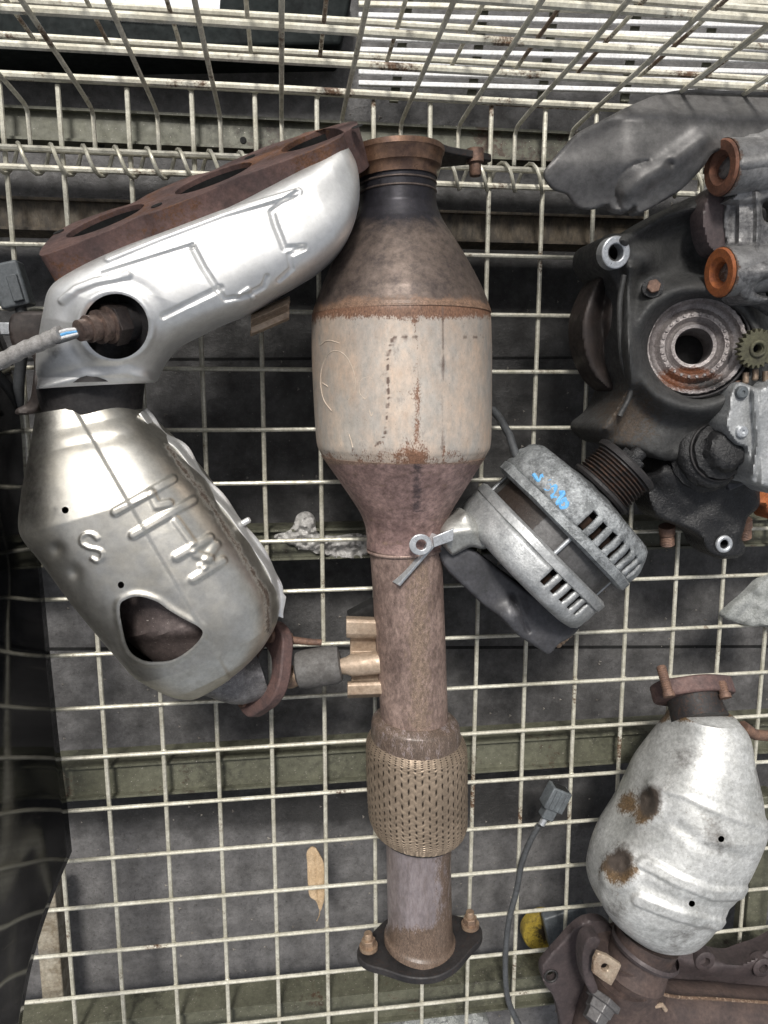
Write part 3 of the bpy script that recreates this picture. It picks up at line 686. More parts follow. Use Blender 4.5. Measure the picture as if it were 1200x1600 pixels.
# hanger bracket at the left of the pipe
def ribbon(name, x0, x1, prof, mat, parent, t=.002, sk=0, attr=None):
    V_ = []; F = []; n = len(prof); m = 8
    for i, (y, z) in enumerate(prof):
        for j in range(m + 1):
            x = x0 + (x1 - x0) * j / m; V_.append(W(x, y + sk * j / m, z))
    for i in range(n - 1):
        for j in range(m): a = i * (m + 1) + j; F.append((a, a + m + 1, a + m + 2, a + 1))
    return link(name, V_, F, mat, parent, solid=t, bevel=.0006, attrs={'rust': np.full(len(V_), .3)}, angle=50)
hb = ribbon('hanger_bracket', 541, 600, [(962, .040), (963, .058), (967, .068), (972, .070), (990, .070), (997, .066)], bracket_m, cc, sk=2)
ribbon('bracket_web', 547, 600, [(994, .067), (1001, .059), (1018, .057), (1024, .062)], bracket_m, cc)
lathe('hanger_pin', V(527, 1042, .062), V(599, 1034, .064), [(0, .006), (.008, .0075), (.012, .0095), (.036, .010)], bracket_m, cc, seg=32)
ribbon('bracket_web', 549, 600, [(1048, .064), (1056, .058), (1066, .058), (1070, .062)], bracket_m, cc)
ribbon('hanger_bracket', 543, 602, [(1064, .060), (1067, .067), (1072, .069), (1086, .069), (1090, .060), (1091, .045)], bracket_m, cc, sk=-2)
rb = V(531, 1037, .060); rd = (V(462, 1048, .056) - rb)
lathe('rubber_bushing', rb, rb + rd, [(-.001, .010), (0, .0145), (.004, .0165), (rd.length * .8, .0165), (rd.length * .95, .0150), (rd.length, .011)], rubber_m, cc, seg=36)
quad = [(540, 964), (586, 940), (594, 945), (600, 966)]
relief('bracket_recess_shade', quad, .046, .030, inner_m, cc, R=2, smooth_outline=False, res=4)  # black sheet standing in for the shade in the bracket's recess

# ------------------------------------------------------------------ manifold and converter at the left
mc = thing('exhaust_manifold', 'silver shielded exhaust manifold with red rust flange and its converter, upper left', 'exhaust part', tuple(W(250, 650, 0)))
u_ = (V(536, 216, .132) - V(58, 404, .132)).normalized(); flat = u_.cross(Vector((0, 0, 1)))        # points to the lower right
th = math.radians(25); vv_ = (Vector((0, 0, 1)) * math.cos(th) + flat * math.sin(th)).normalized()
if (PX(np.array(V(300, 320, .13) + vv_ * .05))[1] < PX(np.array(V(300, 320, .13)))[1]): pass
L = (V(536, 216, .132) - V(58, 404, .132)).length
O = V(58, 404, .132)
nf = u_.cross(vv_)
H_ = .078
ol = closed([(0, -.012), (.004, -.052), (.018, -.074), (.048, -.070), (.066, -.062), (.082, -.074), (.112, -.078), (.128, -.066), (.146, -.074), (.176, -.078), (.197, -.070), (L - .012, -.072), (L + .004, -.050), (L + .004, -.014), (L - .012, -.002), (.185, -.001), (.150, -.006), (.135, -.007), (.12, -.001), (.085, -.001), (.07, -.007), (.055, -.001), (.012, -.001)], 110)
O = O + nf.normalized() * .029
ports = [ell(.046 + k * .081, -.038, .029, .023, 30) for k in range(3)]
fl = plate('manifold_flange', O, u_, vv_, ol, .029, rustflange_m, mc, holes=ports, bevel=.0014, attr=lambda X: {'rust': .35 + lump(X, 25, .5), 'soot_shade': .1 + 0 * X[:, 0]})
nf = -nf.normalized(); O = O + nf * .029
for k in range(3):
    c_ = O + u_ * (.046 + k * .081) + vv_ * -.038
    Vb = [list(c_ + u_ * (.0283 * f_) * math.cos(q_) + vv_ * (.0223 * f_) * math.sin(q_) - nf * dd) for dd, f_ in ((.0035, 1), (.018, .98), (.03, .8), (.036, .5)) for q_ in np.linspace(0, 2 * math.pi, 36, endpoint=False)]
    link('port_bore', Vb, [(i * 36 + j, i * 36 + (j + 1) % 36, (i + 1) * 36 + (j + 1) % 36, (i + 1) * 36 + j) for i in range(3) for j in range(36)] + [tuple(range(108, 144))], inner_m, mc)
for k in (0, 1, 2, 3):
    c_ = O + u_ * (.004 + .006 + k * .074) + vv_ * (-.018 if k % 2 else -.06) + nf * .0003
    lathe('stud_hole', c_, c_ + nf, [(0, .0042), (.0003, .004)], inner_m, fl, seg=16)
# inner cast body below the shield, seen through the openings
loft('manifold_casting', [((92, 600), (225, 596)), ((90, 540), (240, 560)), ((110, 470), (300, 500)), ((200, 410), (420, 430)), ((330, 360), (500, 370)), ((440, 300), (520, 300)), ((490, 262), (520, 250))],
     .075, [.045, .042, .045, .05, .05, .05, .04], darkiron_m, mc, n=50, m=36, lumps=(40, .002), attr=lambda x, y, X: {'rust': .3 + 0 * x})
upairs = [((64, 608), (238, 598)), ((66, 590), (244, 592)), ((68, 560), (256, 566)), ((80, 500), (278, 541)), ((92, 455), (310, 524)), ((128, 424), (350, 505)), ((195, 386), (392, 488)),
          ((270, 354), (428, 466)), ((350, 324), (462, 446)), ((420, 293), (497, 424)), ((470, 270), (527, 397)), ((503, 254), (547, 366)), ((522, 243), (557, 333)), ((532, 238), (559, 303)), ((537, 236), (556, 272)), ((540, 236), (548, 248))]
upairs = [((ax_, ay_ + 15 * math.sin(math.pi * min(1, max(0, (ax_ - 70) / 460.)))), b_) for (ax_, ay_), b_ in upairs]
EMB = [([(170, 405), (250, 372), (350, 334), (466, 300)], 5.5, .0030), ([(466, 301), (424, 330), (430, 350), (445, 388), (475, 386)], 4.5, -.0026), ([(475, 388), (452, 398), (456, 420), (436, 438)], 4, -.0022),
       ([(160, 428), (300, 384)], 4, -.0022), ([(300, 384), (318, 418), (342, 455), (352, 468), (385, 462), (412, 448), (418, 432)], 4.2, -.0028), ([(255, 494), (345, 450)], 5, -.0026), ([(372, 463), (388, 452), (396, 466)], 4, .002),
       ([(98, 470), (120, 452), (150, 440), (200, 430)], 6, .003)]
def uemb(x, y):
    h = 0 * x
    for pl, wd_, a in EMB: h = h + edge(pdist(x, y, pl), wd_ * 1.15, a * 1.25)
    d = np.hypot((x - 180) / 54, (y - 510) / 52); h = h + .004 * np.exp(-((d - 1.04) / .13) ** 2) - .001 * np.exp(-((d - 1.45) / .14) ** 2)
    d2 = pdist(x, y, [(66, 606), (130, 590), (200, 583), (240, 598)]); h = h + .003 * np.exp(-(d2 / 6) ** 2) - .002 * np.exp(-((d2 - 15) / 6) ** 2)
    return h * .55
sh_hole = ell(181, 510, 51, 51, 48)
loft('upper_heat_shield', upairs, [.085, .085, .088, .092, .095, .098, .10, .10, .10, .10, .098, .096, .094, .092, .09, .088],
     [.030, .032, .038, .045, .047, .046, .044, .043, .042, .041, .040, .037, .033, .028, .020, .008], silver_m, mc, n=380, m=340, e=.55, emb=uemb, lumps=(9, .0008),
     holes=[sh_hole], attr=lambda x, y, X: {'rust': .02 + .5 * np.exp(-pdist(x, y, [(140, 415), (350, 325), (510, 250)]) / 9) * 0, 'soot_shade': .45 * np.exp(-(np.hypot(x - 82, y - 545) / 30) ** 2)}, angle=60)
# oxygen sensor in the opening
sa, sb = V(212, 500, .120), V(112, 519, .155); sx = (sb - sa); sL = sx.length; sx.normalize()
sen = lathe('oxygen_sensor', sa, sb, [(-.004, .020), (.004, .019), (.0045, .0125), (.014, .0125)], darkiron_m, mc, seg=40, attr=lambda X, t, a: {'rust': .35 + 0 * t})
hexprism('hex_nut', sa + sx * .012, sx, .0145, .010, material('sooty hex steel', (.07, .055, .05), (.04, .033, .032), scale=90, rough=.45, metallic=.5, bump=.3), sen)
lathe('sensor_shell', sa + sx * .020, sb, [(0, .0122), (.003, .0122), (.0034, .0100), (.008, .010), (.0084, .0110), (.0105, .0110), (.011, .0082), (.016, .0082), (.0163, .0088), (.018, .0088), (.0184, .0070), (.0245, .0068), (.025, .0055)], material('tan sensor shell', (.24, .175, .145), (.12, .09, .08), scale=90, rough=.4, metallic=.6, bump=.2), sen, seg=36)
for k, (mt, dy) in enumerate(((blue_m, 0), (white_m, 5), (white_m, -5), (cable_m, 9))):
    tube('sensor_lead', [V(128, 517 + dy * .6, .150), V(105, 521 + dy, .149), V(92, 525 + dy, .147), V(82, 530 + dy * .5, .145)], .0014, mt, sen, seg=8)
tube('cable_sleeve', [tuple(p) for p in W(*crom([(96, 521), (70, 533), (40, 545), (10, 560), (-30, 580)], 20).T, np.linspace(.147, .13, 20))], [.0052 + .0004 * math.sin(k * 2.2) for k in range(20)], sleeve_m, mc, seg=14)
# shield clip at the lower edge
ribbon('shield_clip', 392, 452, [(488, .066), (494, .092), (500, .098), (507, .094), (512, .100), (522, .098), (526, .08)], bracket_m, mc, sk=-26)
# collar between the two shields
loft('neck_band', [((60, 606), (226, 596)), ((62, 622), (224, 612)), ((70, 650), (222, 630)), ((74, 664), (222, 645))], .074, [.034, .034, .033, .032], darkiron_m, mc, n=20, m=48, attr=lambda x, y, X: {'rust': 0 * x})
relief('clamp_plate', [(18, 492), (70, 486), (92, 480), (75, 530), (66, 590), (60, 640), (30, 648), (25, 640), (48, 620), (52, 560), (20, 540)], lambda x, y, d: .05 + 0 * x, .03, brownsheet_m, mc, R=3, lumps=(50, .003))
# converter shield
lp = [((62, 646), (208, 624)), ((58, 680), (228, 644)), ((55, 710), (248, 664)), ((47, 768), (282, 698)), ((46, 822), (318, 740)), ((78, 866), (352, 788)), ((128, 934), (398, 848)), ((188, 1006), (430, 908)), ((216, 1038), (436, 950)), ((262, 1066), (424, 984)), ((294, 1078), (392, 1020)), ((312, 1076), (352, 1048))]
RIB = [[(180, 800), (272, 748)], [(208, 836), (304, 781)], [(236, 770), (246, 790), (266, 786)], [(276, 812), (300, 846)], [(276, 871), (330, 840)], [(306, 866), (330, 874)], [(302, 906), (350, 876)], [(318, 884), (340, 850)]]
SS_ = crom([(152, 842), (145, 835), (134, 834), (127, 841), (129, 850), (139, 856), (150, 858), (158, 862), (160, 871), (152, 877), (144, 873)], 40)
def lemb(x, y):
    h = 0 * x
    for r in RIB: h = h + edge(pdist(x, y, r), 8.0, .0024)
    h = h - .0042 * np.exp(-(np.hypot(x - 86, y - 860) / 10) ** 2) - .0042 * np.exp(-(np.hypot(x - 114, y - 896) / 10) ** 2)
    h = h + edge(pdist(x, y, SS_), 3.6, .0019)
    h = h + .004 * ss(pdist(x, y, [(165, 690), (272, 800), (330, 890), (350, 960)]) * np.sign((x - 165) * .6 - (y - 690) * -.0 + 1e-6), 0, 14) * 0
    # diagonal crease shaped in for the edge of a reflection, plus a press line
    h = h - .0030 * ss((x - 150) * .86 - (y - 700) * .50, -3, 5) * ss((x - 150) * .86 - (y - 700) * .50, 190, 130) - .0012 * np.exp(-(pdist(x, y, [(60, 700), (160, 690), (250, 668)]) / 9.) ** 2)
    d = pdist(x, y, np.vstack([WIN, WIN[:1]])); h = h + .0022 * np.exp(-((d - 3) / 5.) ** 2)
    return h * .6
WIN = closed([(187, 948), (198, 936), (218, 932), (245, 940), (262, 952), (285, 966), (311, 980), (316, 992), (300, 1012), (272, 1030), (245, 1034), (222, 1031), (202, 1016), (192, 985)], 90)
loft('lower_heat_shield', lp, .072, [.034, .040, .048, .060, .067, .068, .068, .066, .062, .052, .036, .016], silver2_m, mc, n=380, m=360, e=.72, emb=lemb, lumps=(8, .0008, 5), angle=60,
     holes=[WIN, ell(102, 797, 5.5, 5.5, 20), ell(189, 914, 5, 5.5, 20)],
     attr=lambda x, y, X: {'rust': .05 + .55 * np.exp(-pdist(x, y, [(262, 700), (330, 790), (418, 930), (420, 985)]) / 16) + .25 * np.exp(-(np.hypot(x - 190, y - 690) / 40) ** 2), 'soot_shade': .55 * np.exp(-(pdist(x, y, [(62, 660), (48, 740), (50, 800)]) / 40) ** 2)})  # dark left edge: heat tint plus a dark reflection painted into the colour
loft('converter_shell', [((75, 660), (205, 645)), ((70, 760), (270, 710)), ((95, 850), (335, 790)), ((190, 975), (405, 890)), ((232, 1020), (410, 940)), ((290, 1060), (395, 990)), ((325, 1070), (380, 1030))],
     .068, [.026, .046, .053, .054, .049, .038, .024], material('brown grey inner shell', (.12, .095, .09), (.07, .055, .052), scale=40, fine=500, rough=.5, metallic=.4, bump=.3, speck=.3), mc, n=60, m=50, lumps=(30, .002),
     emb=lambda x, y: .004 * np.exp(-(pdist(x, y, [(205, 990), (312, 985)]) / 9.) ** 2), attr=lambda x, y, X: {'rust': 0 * x})
# turned seam along the right side
sm = crom([(226, 640), (250, 672), (280, 692), (304, 722), (330, 760), (362, 795), (392, 838), (424, 884), (434, 912), (438, 944), (432, 962)], 60)
Vs = []; Fs = []
tn = np.gradient(sm, axis=0); tn /= np.linalg.norm(tn, axis=1)[:, None]; nn = np.stack([-tn[:, 1], tn[:, 0]], 1) * -1
for i in range(60):
    z = .078
    wv = 4.5 + 2.5 * math.sin(i * .55) + (5 if i > 50 else 0)
    for j, (o_, dz) in enumerate(((-9, .012), (-3, .006), (0, .001), (wv, -.001))): Vs.append(W(sm[i, 0] + nn[i, 0] * o_, sm[i, 1] + nn[i, 1] * o_, z + dz))
for i in range(59):
    for j in range(3): a = i * 4 + j; Fs.append((a, a + 4, a + 5, a + 1))
link('shield_seam', Vs, Fs, silver_m, mc, solid=.0016, attrs={'rust': np.full(len(Vs), .12), 'soot_shade': np.zeros(len(Vs))}, bevel=.0004)
p = V(384, 815, .08); lathe('seam_rivet', p, p + Vector((.9, .5, 0)), [(-.003, .0025), (.003, .0025), (.004, .0015)], silver_m, mc, seg=14)
# outlet and flange
tube('outlet_pipe', [tuple(p) for p in W(*crom([(318, 1030), (345, 1050), (375, 1062), (408, 1052)], 14).T, np.linspace(.058, .046, 14))], [.025, .025, .0245, .024, .023, .022, .0215, .021, .021, .0208, .0205, .0205, .0205, .0205], material('dusty grey pipe', (.26, .25, .25), (.13, .125, .125), rust=(.17, .12, .09), scale=60, fine=700, rough=.5, metallic=.5, bump=.5, speck=.6), mc, seg=40, attrs={'rust': np.full(14 * 40, .15)})
fu = (V(388, 1096, .045) - V(436, 985, .055)).normalized(); fn = (V(450, 1062, .03) - V(405, 1040, .05)).normalized(); fn = (fn - fu * fn.dot(fu)).normalized(); fv = fu.cross(fn)
fo2 = closed([(-.044, 0), (-.040, .014), (-.026, .024), (-.014, .031), (0, .034), (.014, .031), (.026, .024), (.040, .014), (.044, 0), (.040, -.014), (.026, -.024), (.014, -.031), (0, -.034), (-.014, -.031), (-.026, -.024), (-.040, -.014)], 64)
FC = V(404, 1045, .047)
sgn = 1 if fu.cross(fv).dot(fn) < 0 else -1
plate('outlet_flange', FC + (fn * 0), fu, fv, fo2, .011 * 1, rustflange_m, mc, holes=[ell(0, 0, .020, .020)], bevel=.0015, attr=lambda X: {'rust': .2 + 0 * X[:, 0], 'soot_shade': 0 * X[:, 0]})
ringc = FC - fn * .001
for s_ in (-1, 1):
    b = FC + fu * .033 * s_
    lathe('bolt', b - fn * .004, b + fn, [(0, .006), (.003, .006), (.0032, .0045), (.022, .0045), (.023, .0035)], bolt_m, mc, seg=16)
tube('stud', [V(455, 1000, .05), V(482, 1003, .048), (V(502, 1004, .047))], [.0035, .003, .0028], bolt_m, mc, seg=12)
lathe('bolt', V(446, 1060, .045), V(474, 1052, .045), [(0, .009), (.004, .010), (.011, .009), (.012, .006)], boltz_m, mc, seg=20)

# loose lead end at the far left
ld = thing('sensor_plug', 'dark blue grey connector plug with a cut lead, at the left edge', 'connector', tuple(W(28, 460, .0)))
ua = (V(40, 500, .03) - V(18, 430, .03)).normalized(); ub = ua.cross(Vector((0, 0, 1)))
block('plug_body', V(20, 447, .03), ua * .017, ub * .011, Vector((0, 0, .009)), plug_m, ld, bevel=.002, seg=3)
block('plug_latch', V(24, 450, .04), ua * .010, ub * .004, Vector((0, 0, .002)), plug_m, ld, bevel=.0008)
tube('lead', [V(30, 475, .03), V(38, 500, .03), V(36, 540, .025), V(30, 590, .02), V(28, 640, .01)], .0045, cable_m, ld, seg=12)
block('lead_clip', V(18, 514, .022), (.008, 0, 0), (0, .005, 0), (0, 0, .004), zinc_m, ld, bevel=.001)
# ------------------------------------------------------------------ alternator
al = thing('alternator', 'grey cast aluminium alternator with grooved pulley and blue pen marks, right of the converter', 'alternator', tuple(W(870, 840, 0)))
ZA = .068; OA = V(862, 836, ZA); ea = (V(862 + 70, 836 - 71.5, ZA) - OA + Vector((0, 0, .0058))).normalized(); kp = (V(862 + 70, 836 - 71.5, ZA) - OA).length / 100.06
def ap(prof): return [(a * kp, r * kp) for a, r in prof]
AX1 = OA + ea
def rough(A_):
    def f(t, a, R): return np.array([[mnoise.noise(Vector((math.cos(y) * 4, math.sin(y) * 4, x * 150))) * A_ for x, y in zip(tr, ar)] for tr, ar in zip(t, a)])
    return f
t_, s_, u2 = frame(ea)
# angle of the direction towards the lower right of the picture, measured as the lathe measures it
dsr = (V(862 + 71.5, 836 + 70, ZA) - OA).normalized(); a0 = math.atan2(dsr.dot(u2), dsr.dot(s_)); up_sign = 1 if Vector((0, 0, 1)).dot(u2) * math.cos(a0) - Vector((0, 0, 1)).dot(s_) * math.sin(a0) > 0 else -1
def rel(ang): return ((ang - a0) * up_sign + math.pi) % (2 * math.pi) - math.pi
SEG = 160
def slotf(lo, hi, angs):
    def f(i, j, t, ang):
        r_ = math.degrees(rel(ang)); return lo * kp < t < hi * kp and any(abs(r_ - q_) < 2.4 for q_ in angs)
    return f
fr_prof = [(20, 110), (20, 126), (21, 128.5), (27, 128.5), (29, 125.5), (33, 126), (38, 126), (43, 126), (48, 126), (53, 126), (57, 125.5), (62, 123), (67, 121), (72, 119), (77, 116), (79, 112), (81, 98), (83, 84), (86, 60), (90, 40), (96, 34)]
lathe('front_housing', OA, AX1, ap(fr_prof), alud_m, al, seg=SEG, holes=slotf(31, 60, (103.5, 94.5, 85.5, 76.5, 67.5, 58.5, 49.5)), solid=.0035, cap0=False, cap1=False,
      attr=lambda X, t, a: {'rust': .1 + 0 * t, 'soot_shade': .1 + .5 * ss(t, 64 * kp, 84 * kp)}, disp=lambda t, a, R: .0012 * np.sin(a * 9) * (t > 62 * kp) + rough(.0012)(t, a, R))
rr_prof = [(-22, 110), (-22, 126), (-23, 128), (-28, 128), (-30, 125), (-33, 125), (-40, 125), (-46, 125), (-52, 125), (-58, 124.5), (-64, 124), (-69, 122.5), (-73, 119), (-75, 112), (-76, 98), (-78, 60)][::-1]
lathe('rear_housing', OA, AX1, ap(rr_prof), alu_m, al, seg=SEG, holes=slotf(-60, -34, (94.5, 85.5, 76.5, 67.5, 58.5)), solid=.0035, cap0=False, cap1=False,
      attr=lambda X, t, a: {'rust': .05 + 0 * t, 'soot_shade': .05 + 0 * t}, disp=rough(.0008))
def statdisp(t, a, R): return 0 * t
stf = lathe('stator_core', OA, AX1, ap([(-30, 104), (-29, 112), (26, 112), (27, 104)]), stator_m, al, seg=120, attr=lambda X, t, a: {'rust': .0 + .9 * (np.array([rel(q_) for q_ in a]) > 2.15)})
lathe('rotor', OA, AX1, ap([(-74, 90), (-70, 104), (-30, 104), (28, 104), (70, 104), (76, 92)]), inner_m, al, seg=48)
for a_ in (-50, 45): lathe('copper_winding', OA, AX1, ap([(a_ - 12, 98), (a_ - 9, 112), (a_ + 9, 112), (a_ + 12, 98)]), material('varnished copper', (.05, .028, .018), (.03, .018, .012), scale=120, rough=.4, metallic=.6), al, seg=60, disp=lambda t, a, R: .0008 * np.sin(a * 60))
# through bolts
for q_ in (102, 8, -60, -150):
    an = a0 + up_sign * math.radians(q_); d = s_ * math.cos(an) + u2 * math.sin(an); b = OA + d * 118 * kp
    lathe('through_bolt', b - ea * 24 * kp, b + ea, ap([(0, 3.4), (46, 3.4)]), zinc_m, al, seg=12)
    lathe('bolt_boss', b - ea * 66 * kp, b + ea, ap([(0, 8), (6, 10), (38, 11), (43, 9)]), alu_m, al, seg=20, attr=lambda X, t, a: {'rust': 0 * t, 'soot_shade': 0 * t})
# pulley
pp = [(96, 34), (98, 50), (102, 53), (106, 53), (107, 49)]
for g in range(7): pp += [(108 + g * 5.6, 50), (110.8 + g * 5.6, 44.5), (113.2 + g * 5.6, 50)]
pp += [(150, 49), (151, 54), (158, 55), (161, 52), (162, 42), (163, 26)]
pu = lathe('pulley', OA, AX1, ap(pp), darkiron_m, al, seg=96, attr=lambda X, t, a: {'rust': .42 * ((t > 107 * kp) & (t < 148 * kp)) + .05}, angle=25)
hexprism('pulley_nut', OA + ea * 162 * kp, ea, 22 * kp, 12 * kp, blackiron_m, pu)
lathe('shaft_end', OA + ea * 172 * kp, OA + ea * 1, ap([(0, 12), (14, 12), (16, 9)]), blackiron_m, pu, seg=20)
# rear cover and connector of dark plastic
relief('rear_cover', [(684, 862), (700, 846), (740, 860), (800, 905), (850, 940), (905, 968), (896, 992), (874, 1006), (857, 1022), (836, 1010), (806, 990), (780, 964), (756, 946), (724, 916), (698, 890)],
       lambda x, y, d: .088 + .008 * np.exp(-(np.hypot(x - 800, y - 962) / 20) ** 2) - .004 * np.exp(-(pdist(x, y, [(800, 930), (825, 985)]) / 4.) ** 2), .030, blackpl_m, al, R=5, res=2.5, lumps=(60, .0012), attr=lambda x, y, X: {'soot_shade': .1 + .5 * np.exp(-(np.hypot(x - 800, y - 955) / 16) ** 2)})
for k in range(4):
    p = V(872 + k * 5.5, 1003 - k * 5, .066); lathe('terminal_stud', p - ea * .001, p + Vector((.55, -.8, .0)), ap([(-8, 5), (7, 5), (8, 3.5)]), boltz_m, al, seg=12)
ds = dsr.copy()
# mounting ear of the rear housing
relief('mounting_ear', [(728, 800), (742, 812), (756, 838), (766, 846), (757, 858), (735, 855), (712, 866), (704, 866), (692, 850), (690, 830), (700, 815), (715, 808)], lambda x, y, d: .098 + .006 * np.exp(-(pdist(x, y, [(700, 835), (735, 830)]) / 14.) ** 2), .07,
       material('smooth cast ear', (.50, .50, .47), (.36, .36, .34), scale=60, rough=.4, metallic=.6, bump=.2), al, R=12, res=2.5)
relief('housing_rib', [(757, 768), (775, 762), (800, 795), (830, 835), (880, 885), (935, 935), (925, 950), (870, 900), (810, 845), (765, 800)], lambda x, y, d: .1235 - .075 * np.clip((pdist(x, y, [(812, 842), (812, 843)]) / 160.), 0, 1) ** 2 - .004, .05, alu_m, al, R=4, attr=lambda x, y, X: {'rust': 0 * x, 'soot_shade': 0 * x}) if False else None
lug = V(657, 851, .112)
plate('eyelet', lug + Vector((0, 0, .001)), (1, 0, 0), (0, 1, 0), ell(0, 0, .0088, .0083, 32), .0024, zinc_m, al, holes=[ell(.0005, 0, .0042, .0042, 20)], bevel=.0005)
# twisted strap from the eyelet
A_ = crom([(690, 838), (668, 862), (645, 888), (622, 914)], 16)
Vs = []; Fs = []
for i in range(16):
    for j, (ox, oy, z) in enumerate(((-24, -9, .092), (0, 0, .108))): Vs.append(W(A_[i, 0] + ox * (1 - .3 * i / 15), A_[i, 1] + oy, z - .006 * i / 15))
for i in range(15): Fs.append((i * 2, i * 2 + 2, i * 2 + 3, i * 2 + 1))
link('strap', Vs, Fs, zinc_m, al, solid=.0024, bevel=.0004)
plate('strap_neck', V(690, 842, .110), V(690, 842, .1) - V(666, 852, .1), (0, 1, 0), [(-.008, -.004), (.008, -.005), (.012, .004), (-.006, .004)], .0024, zinc_m, al, bevel=.0005)
# blue pen writing on the front housing
def onfront(pts, n=14):
    """where the camera-side line of a pen stroke meets the round housing"""
    P = crom(pts, n); d = W(P[:, 0], P[:, 1], 0) - CAMP; d /= np.linalg.norm(d, axis=1)[:, None]
    e_ = np.array(ea); o_ = CAMP - np.array(OA); R = 126 * kp + .0021
    dp = d - (d @ e_)[:, None] * e_; op = o_ - (o_ @ e_) * e_
    A = (dp ** 2).sum(1); B = 2 * dp @ op; C = (op ** 2).sum() - R * R
    t = (-B - np.sqrt(np.clip(B * B - 4 * A * C, 0, None))) / (2 * A)
    return CAMP + d * t[:, None]
for pts in ([(834, 742), (843, 753), (847, 743)], [(847, 743), (851, 747)], [(862, 750), (853, 754), (852, 764), (860, 766), (861, 758), (854, 759)], [(861, 762), (869, 760), (867, 769), (862, 777)], [(862, 777), (871, 778)],
            [(874, 770), (881, 771), (874, 780), (870, 788)], [(869, 788), (880, 785)], [(886, 780), (877, 784), (876, 793), (885, 792), (886, 784)]):
    P_ = onfront(pts, 12); tube('pen_mark', P_.tolist(), .0021, blue_m, al, seg=6)
tube('lead', [V(770, 640, .02), V(782, 655, .035), V(796, 680, .05), V(803, 702, .06), V(812, 725, .07)], .0034, cable_m, al, seg=12)

# ------------------------------------------------------------------ steering knuckle, upper right
kn = thing('steering_knuckle', 'dark cast iron steering knuckle with rusty wheel bearing and dust shield, upper right', 'suspension part', tuple(W(1070, 540, 0)))
DS = [(849, 272), (862, 252), (880, 230), (902, 208), (940, 188), (985, 165), (1030, 147), (1075, 140), (1130, 141), (1230, 147), (1240, 240), (1170, 232), (1120, 236), (1098, 262), (1065, 296), (1030, 318), (1003, 332), (994, 330), (991, 322), (978, 331), (955, 328), (948, 320), (925, 328), (903, 325), (893, 316), (884, 304), (862, 295)]
def dsz(x, y, d):
    z = .088 + .024 * ss(x, 860, 1010) - .010 * ss(y, 250, 330) - .016 * (1 - ss(y, 140, 190)) * ss(x, 900, 1000)
    z = z + .005 * np.exp(-(pdist(x, y, [(1100, 215), (1040, 260), (980, 300)]) / 16.) ** 2) - .0012 * np.exp(-(np.abs(np.hypot((x - 1020) / 1.25, y - 300) - 48) / 2.6) ** 2) * (x < 1015)
    return z - .004 * np.exp(-(np.hypot(x - 1048, y - 256) / 6) ** 2)
relief('dust_shield', DS, dsz, lambda x, y: .06 + .028, dshield_m, kn, R=3, res=3, lumps=(12, .0014), attr=lambda x, y, X: {'rust': .25 * ss(x, 900, 860) + .15, 'soot_shade': .1 + 0 * x})
relief('dust_shield_rim', [(940, 432), (922, 455), (908, 495), (908, 535), (918, 570), (935, 598), (958, 612), (985, 600), (975, 560), (968, 510), (962, 470), (955, 445)],
       lambda x, y, d: .052 - .010 * np.exp(-(pdist(x, y, [(948, 445), (938, 500), (945, 560), (968, 600)]) / 9.) ** 2), .02, brownsheet_m, kn, R=10, res=3, lumps=(24, .002))
KB = [(934, 392), (938, 376), (952, 366), (975, 364), (1000, 352), (1025, 338), (1055, 320), (1085, 306), (1110, 306), (1140, 330), (1200, 380), (1215, 470), (1215, 560), (1180, 610), (1150, 640), (1140, 690), (1100, 715), (1040, 720), (1000, 705), (975, 700), (950, 695), (935, 680), (935, 662), (960, 640), (974, 612), (972, 575), (966, 530), (965, 480), (958, 445), (945, 422), (936, 408)]
def kz(x, y, d):
    z = .066 + .018 * np.exp(-(pdist(x, y, [(962, 394), (1010, 400)]) / 26.) ** 2) + .016 * np.exp(-(pdist(x, y, [(975, 372), (1040, 336), (1105, 318)]) / 13.) ** 2)
    r_ = np.hypot(x - 1088, (y - 543) * 1.05)
    z = z + .024 * np.exp(-((r_ - 98) / 22.) ** 2) + .012 * np.exp(-(pdist(x, y, [(985, 420), (978, 520), (985, 600), (950, 668)]) / 10.) ** 2)
    z = z - .010 * np.exp(-(pdist(x, y, [(1040, 390), (1080, 400)]) / 34.) ** 2) + .010 * np.exp(-(np.hypot(x - 935, y - 672) / 20) ** 2)
    return z
relief('knuckle_body', KB, kz, .012, knuckle_m, kn, R=12, res=3, lumps=(45, .0022), holes=[ell(1090, 543, 78, 76, 60), ell(963, 394, 10, 11, 20)], attr=lambda x, y, X: {'rust': .22 + .4 * np.exp(-(np.hypot(x - 980, y - 650) / 60) ** 2), 'soot_shade': .12 + .5 * ss(y, 690, 715)})
bn = (Vector((0, 0, 1)) + Vector((-.34, .10, 0))).normalized()
for x, y, z, r_ in ((1018, 452, .086, .0055), (1150, 606, .080, .006)):
    p = V(x, y, z - .006); b_ = lathe('mount_bolt', p, p + bn, [(0, r_ * 1.5), (.008, r_ * 1.5), (.0085, r_ * 1.1)], blackiron_m, kn, seg=24, attr=lambda X, t, a: {'rust': .1 + 0 * t, 'soot_shade': .3 + 0 * t}); hexprism('hex_head', p + bn * .0085, bn, r_, .004, bolt_m, b_)
ribp = W(*crom([(975, 430), (968, 480), (972, 560), (985, 610), (968, 650)], 30).T, np.full(30, .079)); tube('casting_rib', ribp.tolist(), .0022, knuckle_m, kn, seg=8, attrs={'rust': np.full(240, .2), 'soot_shade': np.full(240, .1)})
rc_ = V(963, 394, .086)
plate('bush_ring', rc_, (1, 0, 0), (0, 1, .05), ell(0, 0, .0118, .0125, 40), .012, zinc_m, kn, holes=[ell(0, 0, .0062, .0066, 28)], bevel=.001)
